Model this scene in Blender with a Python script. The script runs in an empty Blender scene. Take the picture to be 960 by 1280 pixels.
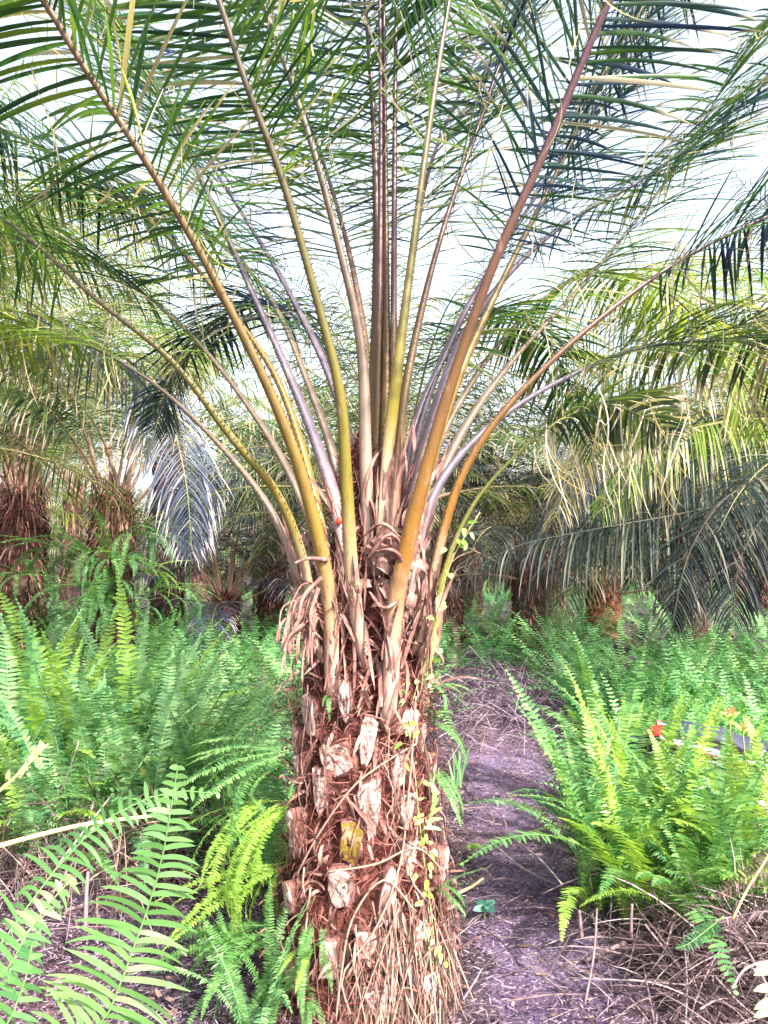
import bpy, math, random
import numpy as np
from mathutils import Vector, noise as mnoise

RNG = np.random.default_rng(7)
random.seed(7)
scene = bpy.context.scene
COL = scene.collection
R = math.radians

# ------------------------------------------------------------------ camera frame
CAM_Z = 1.5
F = 1000.0
PITCH = math.atan(60 / 1000.0)
CP, SP = math.cos(PITCH), math.sin(PITCH)


def P(px, py, Y):
    """point at world depth Y seen at photograph pixel (px, py)"""
    x, z = (px - 480) / F, (640 - py) / F
    wy = CP - z * SP
    wz = SP + z * CP
    k = Y / wy
    return np.array([x * k, Y, CAM_Z + wz * k])


def nrm(a):
    a = np.asarray(a, float)
    return a / np.maximum(np.linalg.norm(a, axis=-1, keepdims=True), 1e-9)


def uni(a, b, n=None):
    return RNG.uniform(a, b, n)


# ------------------------------------------------------------------ terrain
def h(x, y):
    """ground height, vectorised"""
    x = np.asarray(x, float); y = np.asarray(y, float)
    def g(cx, cy, sx, sy, a):
        return a * np.exp(-((x - cx) / sx) ** 2 - ((y - cy) / sy) ** 2)
    z = 0.02 * np.sin(x * 2.3 + 1.0) * np.cos(y * 1.9) + 0.03 * np.sin(x * 0.7 + y * 0.45)
    z = z + g(1.35, 2.9, .5, .7, .13) + g(-1.5, 4.4, .9, .9, .16) + g(.95, 8.6, .9, 1.2, .22)
    z = z + g(-.07, 2.8, .45, .45, .05) + g(2.4, 5.0, 1.0, .7, -.22)
    z = z + g(0, 14, 60, 5, .06) + g(.4, 4.6, .28, 4, -.03)
    far = np.clip((np.hypot(x, y) - 30) / 100, 0, 1)
    return z * (1 - far)


# ------------------------------------------------------------------ mesh builder
class MB:
    def __init__(s):
        s.v, s.q, s.a, s.b, s.mi, s.n = [], [], [], [], [], 0

    def add(s, verts, quads, t, r, mi=0):
        verts = np.asarray(verts, float).reshape(-1, 3)
        quads = np.asarray(quads, int).reshape(-1, 4)
        s.v.append(verts); s.q.append(quads + s.n)
        s.a.append(np.broadcast_to(np.asarray(t, float), (len(verts),)))
        s.b.append(np.broadcast_to(np.asarray(r, float), (len(verts),)))
        s.mi.append(np.full(len(quads), mi, int))
        s.n += len(verts)

    def mesh(s, name, mats, smooth=True):
        me = bpy.data.meshes.new(name)
        v = np.concatenate(s.v); q = np.concatenate(s.q)
        me.vertices.add(len(v)); me.vertices.foreach_set('co', v.ravel())
        me.loops.add(len(q) * 4); me.loops.foreach_set('vertex_index', q.ravel())
        me.polygons.add(len(q)); me.polygons.foreach_set('loop_start', np.arange(len(q)) * 4)
        me.polygons.foreach_set('loop_total', np.full(len(q), 4))
        me.polygons.foreach_set('material_index', np.concatenate(s.mi))
        me.polygons.foreach_set('use_smooth', np.full(len(q), smooth))
        at = me.attributes.new('t', 'FLOAT', 'POINT'); at.data.foreach_set('value', np.concatenate(s.a))
        at = me.attributes.new('r', 'FLOAT', 'POINT'); at.data.foreach_set('value', np.concatenate(s.b))
        me.update(); me.validate()
        for m in (mats if isinstance(mats, (list, tuple)) else [mats]):
            me.materials.append(m)
        return me

    def build(s, name, mats, parent=None, smooth=True):
        return link(name, s.mesh(name, mats, smooth), parent)


def link(name, me, parent=None, loc=None):
    o = bpy.data.objects.new(name, me)
    COL.objects.link(o)
    if parent is not None:
        o.parent = parent
        o.location = -Vector(parent.location) if loc is None else loc
    elif loc is not None:
        o.location = loc
    return o


def tag(o, label=None, cat=None, group=None, kind=None):
    if label: o['label'] = label
    if cat: o['category'] = cat
    if group: o['group'] = group
    if kind: o['kind'] = kind
    return o


def empty(name, loc, label, cat, group=None, rz=0):
    o = bpy.data.objects.new(name, None)
    o.location = loc; o.rotation_euler = (0, 0, rz); o.empty_display_size = .1
    COL.objects.link(o)
    return tag(o, label, cat, group)


LANCE = [.55, .9, 1.0, .92, .7, .04]
BLUNT = [.75, 1.0, 1.0, .9, .62, .12]


def prof(name, m):
    src = LANCE if name == 'l' else BLUNT if name == 'b' else [1, 1, 1, 1, .8, .25]
    return np.interp(np.linspace(0, 1, m + 1), np.linspace(0, 1, 6), src)


def ribbons(mb, B, D, N, L, W, droop, m=5, shape='l', fold=.25, r=None, mi=0, curl=0, t=None, ends=None):
    """many leaf blades at once: base B, direction D, face normal N, length L, half width W"""
    B = np.asarray(B, float).copy(); n = len(B)
    D = nrm(D); N = np.broadcast_to(np.asarray(N, float), (n, 3))
    L = np.broadcast_to(np.asarray(L, float), (n,)); W = np.broadcast_to(np.asarray(W, float), (n,))
    droop = np.broadcast_to(np.asarray(droop, float), (n,))
    if r is None: r = uni(0, 1, n)
    pf = prof(shape, m)
    across = 3 if fold else 2
    rows = []
    G = np.array([0, 0, -1.0])
    for j in range(m + 1):
        S = nrm(np.cross(D, N)); N = nrm(np.cross(S, D))
        w = (W * pf[j])[:, None]
        if across == 3:
            rows.append(np.stack([B - S * w + N * fold * w, B, B + S * w + N * fold * w], 1))
        else:
            rows.append(np.stack([B - S * w, B + S * w], 1))
        B = B + D * (L / m)[:, None]
        D = nrm(D + G * (droop / m)[:, None] + (N * (curl / m) if np.isscalar(curl) else N * (curl / m)[:, None]))
    V = np.stack(rows, 1)                      # n, m+1, across, 3
    base = (np.arange(n) * (m + 1) * across)[:, None, None]
    j = np.arange(m)[None, :, None] * across
    k = np.arange(across - 1)[None, None, :]
    a = base + j + k
    q = np.stack([a, a + 1, a + 1 + across, a + across], -1).reshape(-1, 4)
    tt = np.broadcast_to(np.linspace(0, 1, m + 1)[None, :, None], (n, m + 1, across)) if t is None else np.broadcast_to(np.asarray(t)[:, None, None], (n, m + 1, across))
    rr = np.broadcast_to(r[:, None, None], (n, m + 1, across))
    mb.add(V.reshape(-1, 3), q, tt.reshape(-1), rr.reshape(-1), mi)


def spline(pts, k=40):
    pts = np.asarray(pts, float)
    p = np.vstack([2 * pts[0] - pts[1], pts, 2 * pts[-1] - pts[-2]])
    out = []
    for i in range(1, len(p) - 2):
        for t in np.linspace(0, 1, 14, endpoint=False):
            a, b, c, d = p[i - 1], p[i], p[i + 1], p[i + 2]
            out.append(.5 * ((2 * b) + (-a + c) * t + (2 * a - 5 * b + 4 * c - d) * t * t + (-a + 3 * b - 3 * c + d) * t ** 3))
    out.append(pts[-1]); out = np.array(out)
    s = np.concatenate([[0], np.cumsum(np.linalg.norm(np.diff(out, axis=0), axis=1))])
    u = np.linspace(0, s[-1], k)
    return np.stack([np.interp(u, s, out[:, i]) for i in range(3)], 1), s[-1]


def tangents(c):
    return nrm(np.gradient(c, axis=0))


def tube(mb, c, rad, ns=7, ref=(0, 0, 1), flat=1.0, keel=0.0, r=0.5, mi=0, cap=True, tt=None):
    c = np.asarray(c, float); k = len(c)
    rad = np.broadcast_to(np.asarray(rad, float), (k,)).copy()
    T = tangents(c)
    N = np.broadcast_to(np.asarray(ref, float), (k, 3))
    N = nrm(N - T * np.sum(N * T, 1, keepdims=True) + 1e-6)
    S = np.cross(T, N)
    if cap:
        c = np.vstack([c[:1], c, c[-1:]]); rad = np.concatenate([[1e-4], rad, [1e-4]])
        N = np.vstack([N[:1], N, N[-1:]]); S = np.vstack([S[:1], S, S[-1:]])
        k += 2
    an = np.linspace(0, 2 * math.pi, ns, endpoint=False)
    ca, sa = np.cos(an), np.sin(an)
    ff = np.where(sa < 0, flat * (1 + keel), flat)
    V = c[:, None] + rad[:, None, None] * (S[:, None] * ca[None, :, None] + N[:, None] * (sa * ff)[None, :, None])
    i = np.arange(k - 1)[:, None] * ns; j = np.arange(ns)[None]
    j2 = (j + 1) % ns
    q = np.stack([i + j, i + j2, i + ns + j2, i + ns + j], -1).reshape(-1, 4)
    t = np.linspace(0, 1, k) if tt is None else (np.concatenate([tt[:1], tt, tt[-1:]]) if cap else tt)
    mb.add(V.reshape(-1, 3), q, np.repeat(t, ns), r, mi)


def lathe(mb, prof_rz, ns, center=(0, 0, 0), axis='z', r=.5, mi=0):
    pr = np.asarray(prof_rz, float); k = len(pr)
    an = np.linspace(0, 2 * math.pi, ns, endpoint=False)
    x = pr[:, 0][:, None] * np.cos(an); y = pr[:, 0][:, None] * np.sin(an); z = np.repeat(pr[:, 1][:, None], ns, 1)
    V = np.stack([x, y, z] if axis == 'z' else ([x, z, y] if axis == 'y' else [z, x, y]), -1) + np.asarray(center)
    i = np.arange(k - 1)[:, None] * ns; j = np.arange(ns)[None]; j2 = (j + 1) % ns
    q = np.stack([i + j, i + j2, i + ns + j2, i + ns + j], -1).reshape(-1, 4)
    mb.add(V.reshape(-1, 3), q, np.repeat(np.linspace(0, 1, k), ns), r, mi)


# ------------------------------------------------------------------ materials
def newmat(name):
    m = bpy.data.materials.new(name); m.use_nodes = True
    nt = m.node_tree; nt.nodes.clear()
    return m, nt, nt.nodes.new, nt.links.new


def ramp(nt, fac, stops):
    n = nt.nodes.new('ShaderNodeValToRGB')
    while len(n.color_ramp.elements) < len(stops): n.color_ramp.elements.new(.5)
    for e, (p, c) in zip(n.color_ramp.elements, stops):
        e.position = p; e.color = (*c, 1)
    nt.links.new(fac, n.inputs[0])
    return n.outputs[0]


def mix(nt, fac, a, b, mode='MIX'):
    n = nt.nodes.new('ShaderNodeMix'); n.data_type = 'RGBA'; n.blend_type = mode
    for s, v in ((n.inputs['Factor'], fac), (n.inputs['A'], a), (n.inputs['B'], b)):
        if hasattr(v, 'node'): nt.links.new(v, s)
        elif isinstance(v, tuple): s.default_value = (*v, 1)
        else: s.default_value = v
    return n.outputs['Result']


def mathn(nt, op, a, b=0.0, clamp=False):
    n = nt.nodes.new('ShaderNodeMath'); n.operation = op; n.use_clamp = clamp
    for s, v in ((n.inputs[0], a), (n.inputs[1], b)):
        if hasattr(v, 'node'): nt.links.new(v, s)
        else: s.default_value = v
    return n.outputs[0]


def attr(nt, name):
    n = nt.nodes.new('ShaderNodeAttribute'); n.attribute_name = name
    return n.outputs['Fac']


def noisen(nt, scale, detail=4, rough=.6, coord='Object', vec=None, stretch=None):
    tc = nt.nodes.new('ShaderNodeTexCoord')
    v = tc.outputs[coord]
    if stretch:
        mp = nt.nodes.new('ShaderNodeMapping'); mp.inputs['Scale'].default_value = stretch
        nt.links.new(v, mp.inputs[0]); v = mp.outputs[0]
    n = nt.nodes.new('ShaderNodeTexNoise'); n.inputs['Scale'].default_value = scale
    n.inputs['Detail'].default_value = detail; n.inputs['Roughness'].default_value = rough
    nt.links.new(v, n.inputs['Vector'])
    return n.outputs['Fac']


def leaf_mat(name, cols, tip=None, tipw=.85, transl=.35, tcol=None, rough=.45, patch=1.5, root=None):
    """leaf blade: colour varies from blade to blade and in patches; dry tips; light passes through"""
    m, nt, new, lk = newmat(name)
    r = attr(nt, 'r')
    nz = noisen(nt, patch, 2, .6)
    f = mathn(nt, 'ADD', mathn(nt, 'MULTIPLY', r, .6), mathn(nt, 'MULTIPLY', mathn(nt, 'SUBTRACT', nz, .3), 1.0), True)
    c = ramp(nt, f, [(i / (len(cols) - 1), x) for i, x in enumerate(cols)])
    if tip:
        t = attr(nt, 't')
        lim = mathn(nt, 'SUBTRACT', tipw + .15, mathn(nt, 'MULTIPLY', mathn(nt, 'FRACT', mathn(nt, 'MULTIPLY', r, 7.3)), .45))
        k = mathn(nt, 'MULTIPLY', mathn(nt, 'SUBTRACT', t, lim), 9.0, True)
        c = mix(nt, k, c, tip)
        dry = mathn(nt, 'GREATER_THAN', mathn(nt, 'FRACT', mathn(nt, 'MULTIPLY', r, 13.7)), .93)  # whole pale blades: dry ones, and glossy sheen put into the colour
        c = mix(nt, mathn(nt, 'MULTIPLY', dry, .8), c, tuple(min(1, 1.25 * q) for q in tip))
    b = new('ShaderNodeBsdfPrincipled')
    lk(c, b.inputs['Base Color']); b.inputs['Roughness'].default_value = rough
    b.inputs['Specular IOR Level'].default_value = .45
    tr = new('ShaderNodeBsdfTranslucent')
    lk(mix(nt, 1.0, c, tcol or (1.6, 1.5, .7), 'MULTIPLY'), tr.inputs[0])
    ms = new('ShaderNodeMixShader'); ms.inputs[0].default_value = transl
    lk(b.outputs[0], ms.inputs[1]); lk(tr.outputs[0], ms.inputs[2])
    out = new('ShaderNodeOutputMaterial'); lk(ms.outputs[0], out.inputs[0])
    return m


def solid(name, stops, fac='r', rough=.6, nscale=20, stretch=None, bump=.3, spec=.4, nmix=.5, bscale=None, metal=0, dark=None):
    m, nt, new, lk = newmat(name)
    nz = noisen(nt, nscale, 5, .65, stretch=stretch)
    if fac == 'noise':
        f = mathn(nt, 'ADD', mathn(nt, 'MULTIPLY', mathn(nt, 'SUBTRACT', nz, .5), 2.2), .5, True)
    else:
        f = mathn(nt, 'ADD', attr(nt, fac), mathn(nt, 'MULTIPLY', mathn(nt, 'SUBTRACT', nz, .5), nmix), True)
    c = ramp(nt, f, stops)
    if dark:
        n3 = noisen(nt, dark[0], 4, .7)
        k = mathn(nt, 'MULTIPLY', mathn(nt, 'SUBTRACT', n3, dark[1]), 8.0, True)
        c = mix(nt, k, c, dark[2])
    b = new('ShaderNodeBsdfPrincipled'); lk(c, b.inputs['Base Color'])
    b.inputs['Roughness'].default_value = rough; b.inputs['Specular IOR Level'].default_value = spec
    b.inputs['Metallic'].default_value = metal
    if bump:
        n2 = noisen(nt, bscale or nscale * 2, 5, .7, stretch=stretch)
        bp = new('ShaderNodeBump'); bp.inputs['Strength'].default_value = bump; bp.inputs['Distance'].default_value = .01
        lk(n2, bp.inputs['Height']); lk(bp.outputs[0], b.inputs['Normal'])
    out = new('ShaderNodeOutputMaterial'); lk(b.outputs[0], out.inputs[0])
    return m


DRYTIP = (.30, .26, .19)
M = {}
M['palm_leaf'] = leaf_mat('palm_leaf', [(.006, .022, .022), (.02, .065, .022), (.06, .135, .02), (.19, .26, .035)], DRYTIP, .92, .5, rough=.36)
M['palm_leaf_blue'] = leaf_mat('palm_leaf_blue', [(.007, .014, .05), (.012, .03, .065), (.02, .065, .018), (.09, .18, .02)], DRYTIP, .92, .42, (1.3, 1.4, .9), rough=.32)
M['palm_far'] = leaf_mat('palm_far', [(.008, .02, .03), (.03, .065, .035), (.10, .15, .035), (.27, .28, .10)], (.36, .31, .24), .86, .36)
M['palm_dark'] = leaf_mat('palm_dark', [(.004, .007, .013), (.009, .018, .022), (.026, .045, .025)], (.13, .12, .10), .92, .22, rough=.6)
M['palm_violet'] = leaf_mat('palm_violet', [(.012, .02, .05), (.03, .045, .085), (.075, .085, .125)], (.42, .38, .42), .8, .25, (1.1, 1.1, 1.1))
M['palm_tan'] = leaf_mat('palm_tan', [(.14, .15, .04), (.25, .20, .08), (.34, .26, .14)], (.5, .42, .3), .8, .35, (1.3, 1.2, .8))
M['palm_lime'] = leaf_mat('palm_lime', [(.05, .13, .02), (.13, .21, .03), (.26, .31, .06)], (.4, .36, .2), .85, .4)
M['fern'] = leaf_mat('fern', [(.012, .05, .025), (.05, .16, .05), (.14, .30, .09), (.34, .48, .16)], None, transl=.4, rough=.5, patch=2.2)
M['fern_cool'] = leaf_mat('fern_cool', [(.008, .04, .02), (.05, .17, .07), (.19, .37, .15), (.44, .58, .27)], None, transl=.35, rough=.5, patch=1.3, tcol=(1.3, 1.4, .9))
M['fern_mass'] = leaf_mat('fern_mass', [(.015, .065, .03), (.075, .23, .08), (.20, .42, .15), (.42, .58, .25)], None, transl=.35, rough=.5, patch=.9, tcol=(1.3, 1.4, .9))
M['fern_lime'] = leaf_mat('fern_lime', [(.11, .24, .03), (.22, .38, .06), (.36, .50, .13)], None, transl=.4, patch=5)
M['fern_pale'] = leaf_mat('fern_pale', [(.04, .12, .03), (.085, .20, .055), (.17, .31, .10)], None, transl=.35, patch=5)
M['fern_dead'] = leaf_mat('fern_dead', [(.08, .04, .035), (.17, .10, .08), (.3, .22, .18)], None, transl=.15, patch=5, tcol=(1.1, 1, .9))
M['stem'] = solid('green_stem', [(0, (.16, .2, .05)), (1, (.34, .34, .12))], nscale=30, bump=0)
M['rachis_dark'] = solid('rachis_dark', [(0, (.16, .10, .08)), (.3, (.05, .045, .03)), (1, (.03, .035, .025))], fac='t', nscale=12, bump=0)
M['rachis_far'] = solid('rachis_far', [(0, (.36, .22, .18)), (.35, (.2, .15, .08)), (1, (.11, .12, .04))], fac='t', nscale=12, bump=0)

# fibrous trunk core and its strands
M['core'] = solid('trunk_core', [(0, (.015, .006, .005)), (.45, (.07, .022, .018)), (.75, (.16, .06, .05)), (1, (.28, .13, .11))], fac='noise', nscale=28, stretch=(1, 1, .45), bump=1.0, bscale=90, rough=.9, spec=.1)
M['fibre_red'] = solid('fibre_red', [(0, (.02, .006, .005)), (.5, (.11, .032, .026)), (1, (.28, .12, .10))], nscale=60, bump=0, rough=.85, spec=.15)
M['fibre_tan'] = solid('fibre_tan', [(0, (.04, .02, .018)), (.5, (.14, .082, .07)), (1, (.34, .24, .19))], nscale=60, bump=0, rough=.8, spec=.15)
M['husk'] = solid('husk', [(0, (.06, .02, .017)), (.5, (.2, .095, .08)), (1, (.42, .28, .23))], fac='noise', nscale=14, stretch=(3, 3, .6), bump=.5, bscale=60, rough=.75)
M['butt'] = solid('leaf_base_bark', [(0, (.03, .010, .009)), (.5, (.14, .058, .05)), (1, (.34, .20, .17))], fac='noise', nscale=12, stretch=(3, 3, .6), bump=.7, bscale=70, rough=.85, spec=.15, dark=(9, .6, (.16, .14, .04)))
M['cut'] = solid('leaf_base_cut', [(0, (.14, .06, .052)), (.35, (.38, .235, .21)), (1, (.62, .47, .43))], fac='noise', nscale=16, stretch=(3, 3, .7), bump=.6, bscale=80, rough=.8, spec=.2, dark=(14, .56, (.12, .055, .04)))
M['cut_moss'] = solid('leaf_base_moss', [(0, (.07, .05, .01)), (.5, (.16, .11, .02)), (1, (.42, .28, .2))], fac='noise', nscale=16, bump=.6, rough=.9, spec=.1)
M['bg_trunk'] = solid('far_trunk', [(0, (.012, .007, .006)), (.5, (.06, .035, .028)), (1, (.17, .11, .08))], fac='noise', nscale=10, bump=1, bscale=40, rough=.9, spec=.1)
M['bg_orange'] = solid('far_trunk_orange', [(0, (.12, .04, .02)), (.5, (.38, .16, .08)), (1, (.58, .34, .22))], fac='noise', nscale=9, bump=1, bscale=40, rough=.9, spec=.1)
M['frayed'] = solid('far_fibre', [(0, (.05, .015, .015)), (.5, (.2, .07, .06)), (1, (.36, .2, .17))], nscale=40, bump=0, rough=.9)
M['red'] = solid('red_paint', [(0, (.75, .02, .01)), (1, (.85, .05, .03))], nscale=40, bump=.2, rough=.5)
M['fruit'] = solid('black_fruit', [(0, (.012, .008, .01)), (1, (.05, .02, .02))], nscale=40, bump=.2, rough=.35)
M['twig'] = solid('dry_twig', [(0, (.03, .018, .02)), (.5, (.10, .065, .07)), (1, (.30, .23, .24))], nscale=30, bump=0, rough=.85, spec=.15)
M['twig_mauve'] = solid('path_litter', [(0, (.04, .024, .034)), (.5, (.15, .10, .135)), (1, (.38, .30, .37))], nscale=30, bump=0, rough=.8, spec=.2)
M['cane'] = solid('tan_stem', [(0, (.45, .28, .12)), (1, (.6, .42, .2))], nscale=30, bump=0)
M['paleleaf'] = leaf_mat('pale_leaf', [(.22, .34, .11), (.34, .45, .18), (.48, .55, .3)], None, transl=.3, patch=8)
M['redleaf'] = leaf_mat('red_leaf', [(.32, .07, .03), (.4, .14, .05)], None, transl=.3, patch=8, tcol=(1, 1, 1))
M['bluegreen'] = leaf_mat('bluegreen_leaf', [(.04, .16, .14), (.08, .26, .18), (.16, .36, .22)], None, transl=.3, patch=8)


def ground_mat(name, cols, seed=0):
    m, nt, new, lk = newmat(name)
    n1 = noisen(nt, 70, 6, .75, coord='Object')
    n2 = noisen(nt, 3.0, 4, .6, coord='Object')
    tc = new('ShaderNodeTexCoord')
    vo = new('ShaderNodeTexVoronoi'); vo.inputs['Scale'].default_value = 110; vo.feature = 'F1'
    lk(tc.outputs['Object'], vo.inputs['Vector'])
    f = mathn(nt, 'ADD', mathn(nt, 'MULTIPLY', mathn(nt, 'SUBTRACT', n1, .5), 2.6), mathn(nt, 'ADD', mathn(nt, 'MULTIPLY', mathn(nt, 'SUBTRACT', n2, .5), 1.2), .45), True)
    c = ramp(nt, f, [(i / (len(cols) - 1), x) for i, x in enumerate(cols)])
    chip = mathn(nt, 'GREATER_THAN', mathn(nt, 'ADD', vo.outputs['Color'], 0.0), .86)
    c = mix(nt, mathn(nt, 'MULTIPLY', chip, .55), c, (.55, .48, .52))
    n7 = noisen(nt, 1.3, 3, .6)
    c = mix(nt, mathn(nt, 'MULTIPLY', mathn(nt, 'SUBTRACT', n7, .42), 4.0, True), c, (1.12, .86, .78), 'MULTIPLY')
    n8 = noisen(nt, 9, 4, .7)
    c = mix(nt, mathn(nt, 'MULTIPLY', mathn(nt, 'SUBTRACT', n8, .56), 5.0, True), c, (.35, .33, .36), 'MULTIPLY')
    b = new('ShaderNodeBsdfPrincipled'); lk(c, b.inputs['Base Color']); b.inputs['Roughness'].default_value = .9
    b.inputs['Specular IOR Level'].default_value = .15
    bp = new('ShaderNodeBump'); bp.inputs['Strength'].default_value = 1; bp.inputs['Distance'].default_value = .02
    lk(n1, bp.inputs['Height']); lk(bp.outputs[0], b.inputs['Normal'])
    out = new('ShaderNodeOutputMaterial'); lk(b.outputs[0], out.inputs[0])
    return m


M['ground'] = ground_mat('leaf_mould', [(.015, .01, .018), (.05, .034, .05), (.11, .08, .11), (.20, .16, .19)])
M['path'] = ground_mat('trodden_path', [(.035, .023, .05), (.10, .068, .135), (.20, .145, .245), (.37, .30, .42)])

# ------------------------------------------------------------------ setting: ground and path
def build_ground():
    def axis(lo, hi, c, fine, n):
        u = np.linspace(-1, 1, n)
        s = np.sign(u) * (fine * np.abs(u) + (1 - fine) * np.abs(u) ** 5)
        return np.where(s < 0, c + s * (c - lo), c + s * (hi - c))
    xs = axis(-260, 260, 0, .028, 260); ys = axis(-60, 420, 4.5, .03, 260)
    X, Y = np.meshgrid(xs, ys)
    Z = h(X, Y)
    rough = np.array([[mnoise.fractal(Vector((x * 3, y * 3, 0)), 1, 2, 4) if abs(x) < 8 and -1 < y < 16 else 0 for x in xs] for y in ys])
    Z = Z + rough * .018
    V = np.stack([X, Y, Z], -1).reshape(-1, 3)
    n = len(xs); i = np.arange(len(ys) - 1)[:, None] * n + np.arange(n - 1)[None]
    q = np.stack([i, i + 1, i + n + 1, i + n], -1).reshape(-1, 4)
    mb = MB(); mb.add(V, q, 0, 0)
    tag(mb.build('ground', M['ground']), kind='structure')

    ys = np.linspace(1.2, 9.6, 150)
    lft = np.interp(ys, [1.2, 2.6, 3.5, 5, 7, 9.6], [.10, .22, .30, .42, .5, .6]) + .05 * np.sin(ys * 5.1) + .02 * np.sin(ys * 17)
    rgt = np.interp(ys, [1.2, 2.6, 3.5, 5, 7, 9.6], [.85, .95, .98, 1.08, 1.5, 1.8]) + .06 * np.sin(ys * 4.3 + 2) + .02 * np.sin(ys * 19)
    k = 26; u = np.linspace(0, 1, k)
    X = lft[:, None] + (rgt - lft)[:, None] * u; Y = np.repeat(ys[:, None], k, 1)
    rough = np.array([[mnoise.fractal(Vector((X[a, b] * 5, Y[a, b] * 5, 3)), 1, 2, 4) for b in range(k)] for a in range(len(ys))])
    edge = np.minimum(1, 4 * np.minimum(u, 1 - u))[None]
    Z = h(X, Y) + .022 * edge + .010 * rough * edge - .03 * (1 - edge)
    mb = MB(); i = np.arange(len(ys) - 1)[:, None] * k + np.arange(k - 1)[None]
    q = np.stack([i, i + 1, i + k + 1, i + k], -1).reshape(-1, 4)
    mb.add(np.stack([X, Y, Z], -1).reshape(-1, 3), q, 0, 0)
    tag(mb.build('path', M['path']), kind='structure')


build_ground()


# ------------------------------------------------------------------ palm frond
def palm_frond(ctrl, nrm_ref, rad, leaf0=.28, leafL=.55, npair=70, droop=.9, wmul=1.0, m=6, sweep=(.35, .85), spines=True, ext=0.0, jitter=.32, ns=8, seedv=0, tipfrac=.12, hang=0.0):
    """returns (rachis MB, leaflet MB). ctrl: 3D control points, nrm_ref: upper-face direction"""
    ctrl = np.asarray(ctrl, float)
    if ext > 0:
        d = nrm(ctrl[-1] - ctrl[-2]); p = ctrl[-1]; k = 5
        add = []
        for i in range(k):
            d = nrm(d + np.array([0, 0, -1]) * .16); p = p + d * ext / k; add.append(p)
        ctrl = np.vstack([ctrl, add])
    c, Ltot = spline(ctrl, 56)
    T = tangents(c)
    s = np.linspace(0, 1, 56)
    rr = .93 * rad * np.interp(s, [0, .03, .08, .14, .3, .5, .8, 1], [.66, .78, .88, .82, .5, .35, .2, .07])
    N = np.broadcast_to(np.asarray(nrm_ref, float), c.shape)
    N = nrm(N - T * np.sum(N * T, 1, keepdims=True))
    mr = MB()
    tube(mr, c, rr, ns=ns, ref=nrm_ref, flat=.5, keel=1.1, r=.5, tt=s)
    if spines:
        ss = np.arange(.10, leaf0 + .06, .006) + 0
        for side in (-1, 1):
            sj = ss + uni(-.002, .002, len(ss))
            B = np.stack([np.interp(sj, s, c[:, i]) for i in range(3)], 1)
            Tn = nrm(np.stack([np.interp(sj, s, T[:, i]) for i in range(3)], 1))
            Nn = nrm(np.stack([np.interp(sj, s, N[:, i]) for i in range(3)], 1))
            S = np.cross(Tn, Nn) * side
            rad_j = np.interp(sj, s, rr)[:, None]
            ribbons(mr, B + S * rad_j * .93, nrm(S + Tn * .9 + Nn * .2), Nn, uni(.007, .014, len(ss)), .003, 0, m=1, shape='x', fold=0, t=np.full(len(ss), .95))
    ml = MB()
    for side in (-1, 1):
        u = np.linspace(0, 1, npair) ** .93
        sj = leaf0 + (1 - leaf0) * u + uni(-.003, .003, npair)
        sj = np.clip(sj, 0, .999)
        B = np.stack([np.interp(sj, s, c[:, i]) for i in range(3)], 1)
        Tn = nrm(np.stack([np.interp(sj, s, T[:, i]) for i in range(3)], 1))
        Nn = nrm(np.stack([np.interp(sj, s, N[:, i]) for i in range(3)], 1))
        S = np.cross(Tn, Nn) * side
        a = np.interp(u, [0, 1], sweep)[:, None] + uni(-.1, .1, (npair, 1))
        D = S + Tn * a + Nn * uni(-jitter, jitter, (npair, 1)) + np.array([0, 0, -hang])
        L = leafL * np.interp(u, [0, .06, .25, .6, .85, 1], [.35, .65, 1, .95, .62, tipfrac * 2]) * uni(.85, 1.08, npair)
        W = wmul * .0078 * np.interp(u, [0, .08, .3, .8, 1], [.3, .6, 1, .85, .4]) * uni(.8, 1.15, npair)
        nn = nrm(Nn + .5 * uni(-1, 1, (npair, 3)))
        ribbons(ml, B, D, nn, L, W, droop * uni(.4, 1.5, npair), m=m, shape='l', fold=.35)
        if spines:
            k = RNG.integers(0, npair, 34)
            ribbons(ml, B[k] + nrm(D[k]) * (L[k] * uni(.1, .95, 34))[:, None] + [0, 0, -.01], uni(-.45, .45, (34, 3)) + [0, 0, -1], uni(-1, 1, (34, 3)), uni(.08, .34, 34), uni(.0015, .0035, 34), .2, m=7, shape='l', fold=0, r=np.full(34, .9455), curl=uni(-2.2, 2.2, 34), t=np.full(34, .3))
    return mr, ml


# ------------------------------------------------------------------ main oil palm
AX = np.array([-.07, 2.8])


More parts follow.
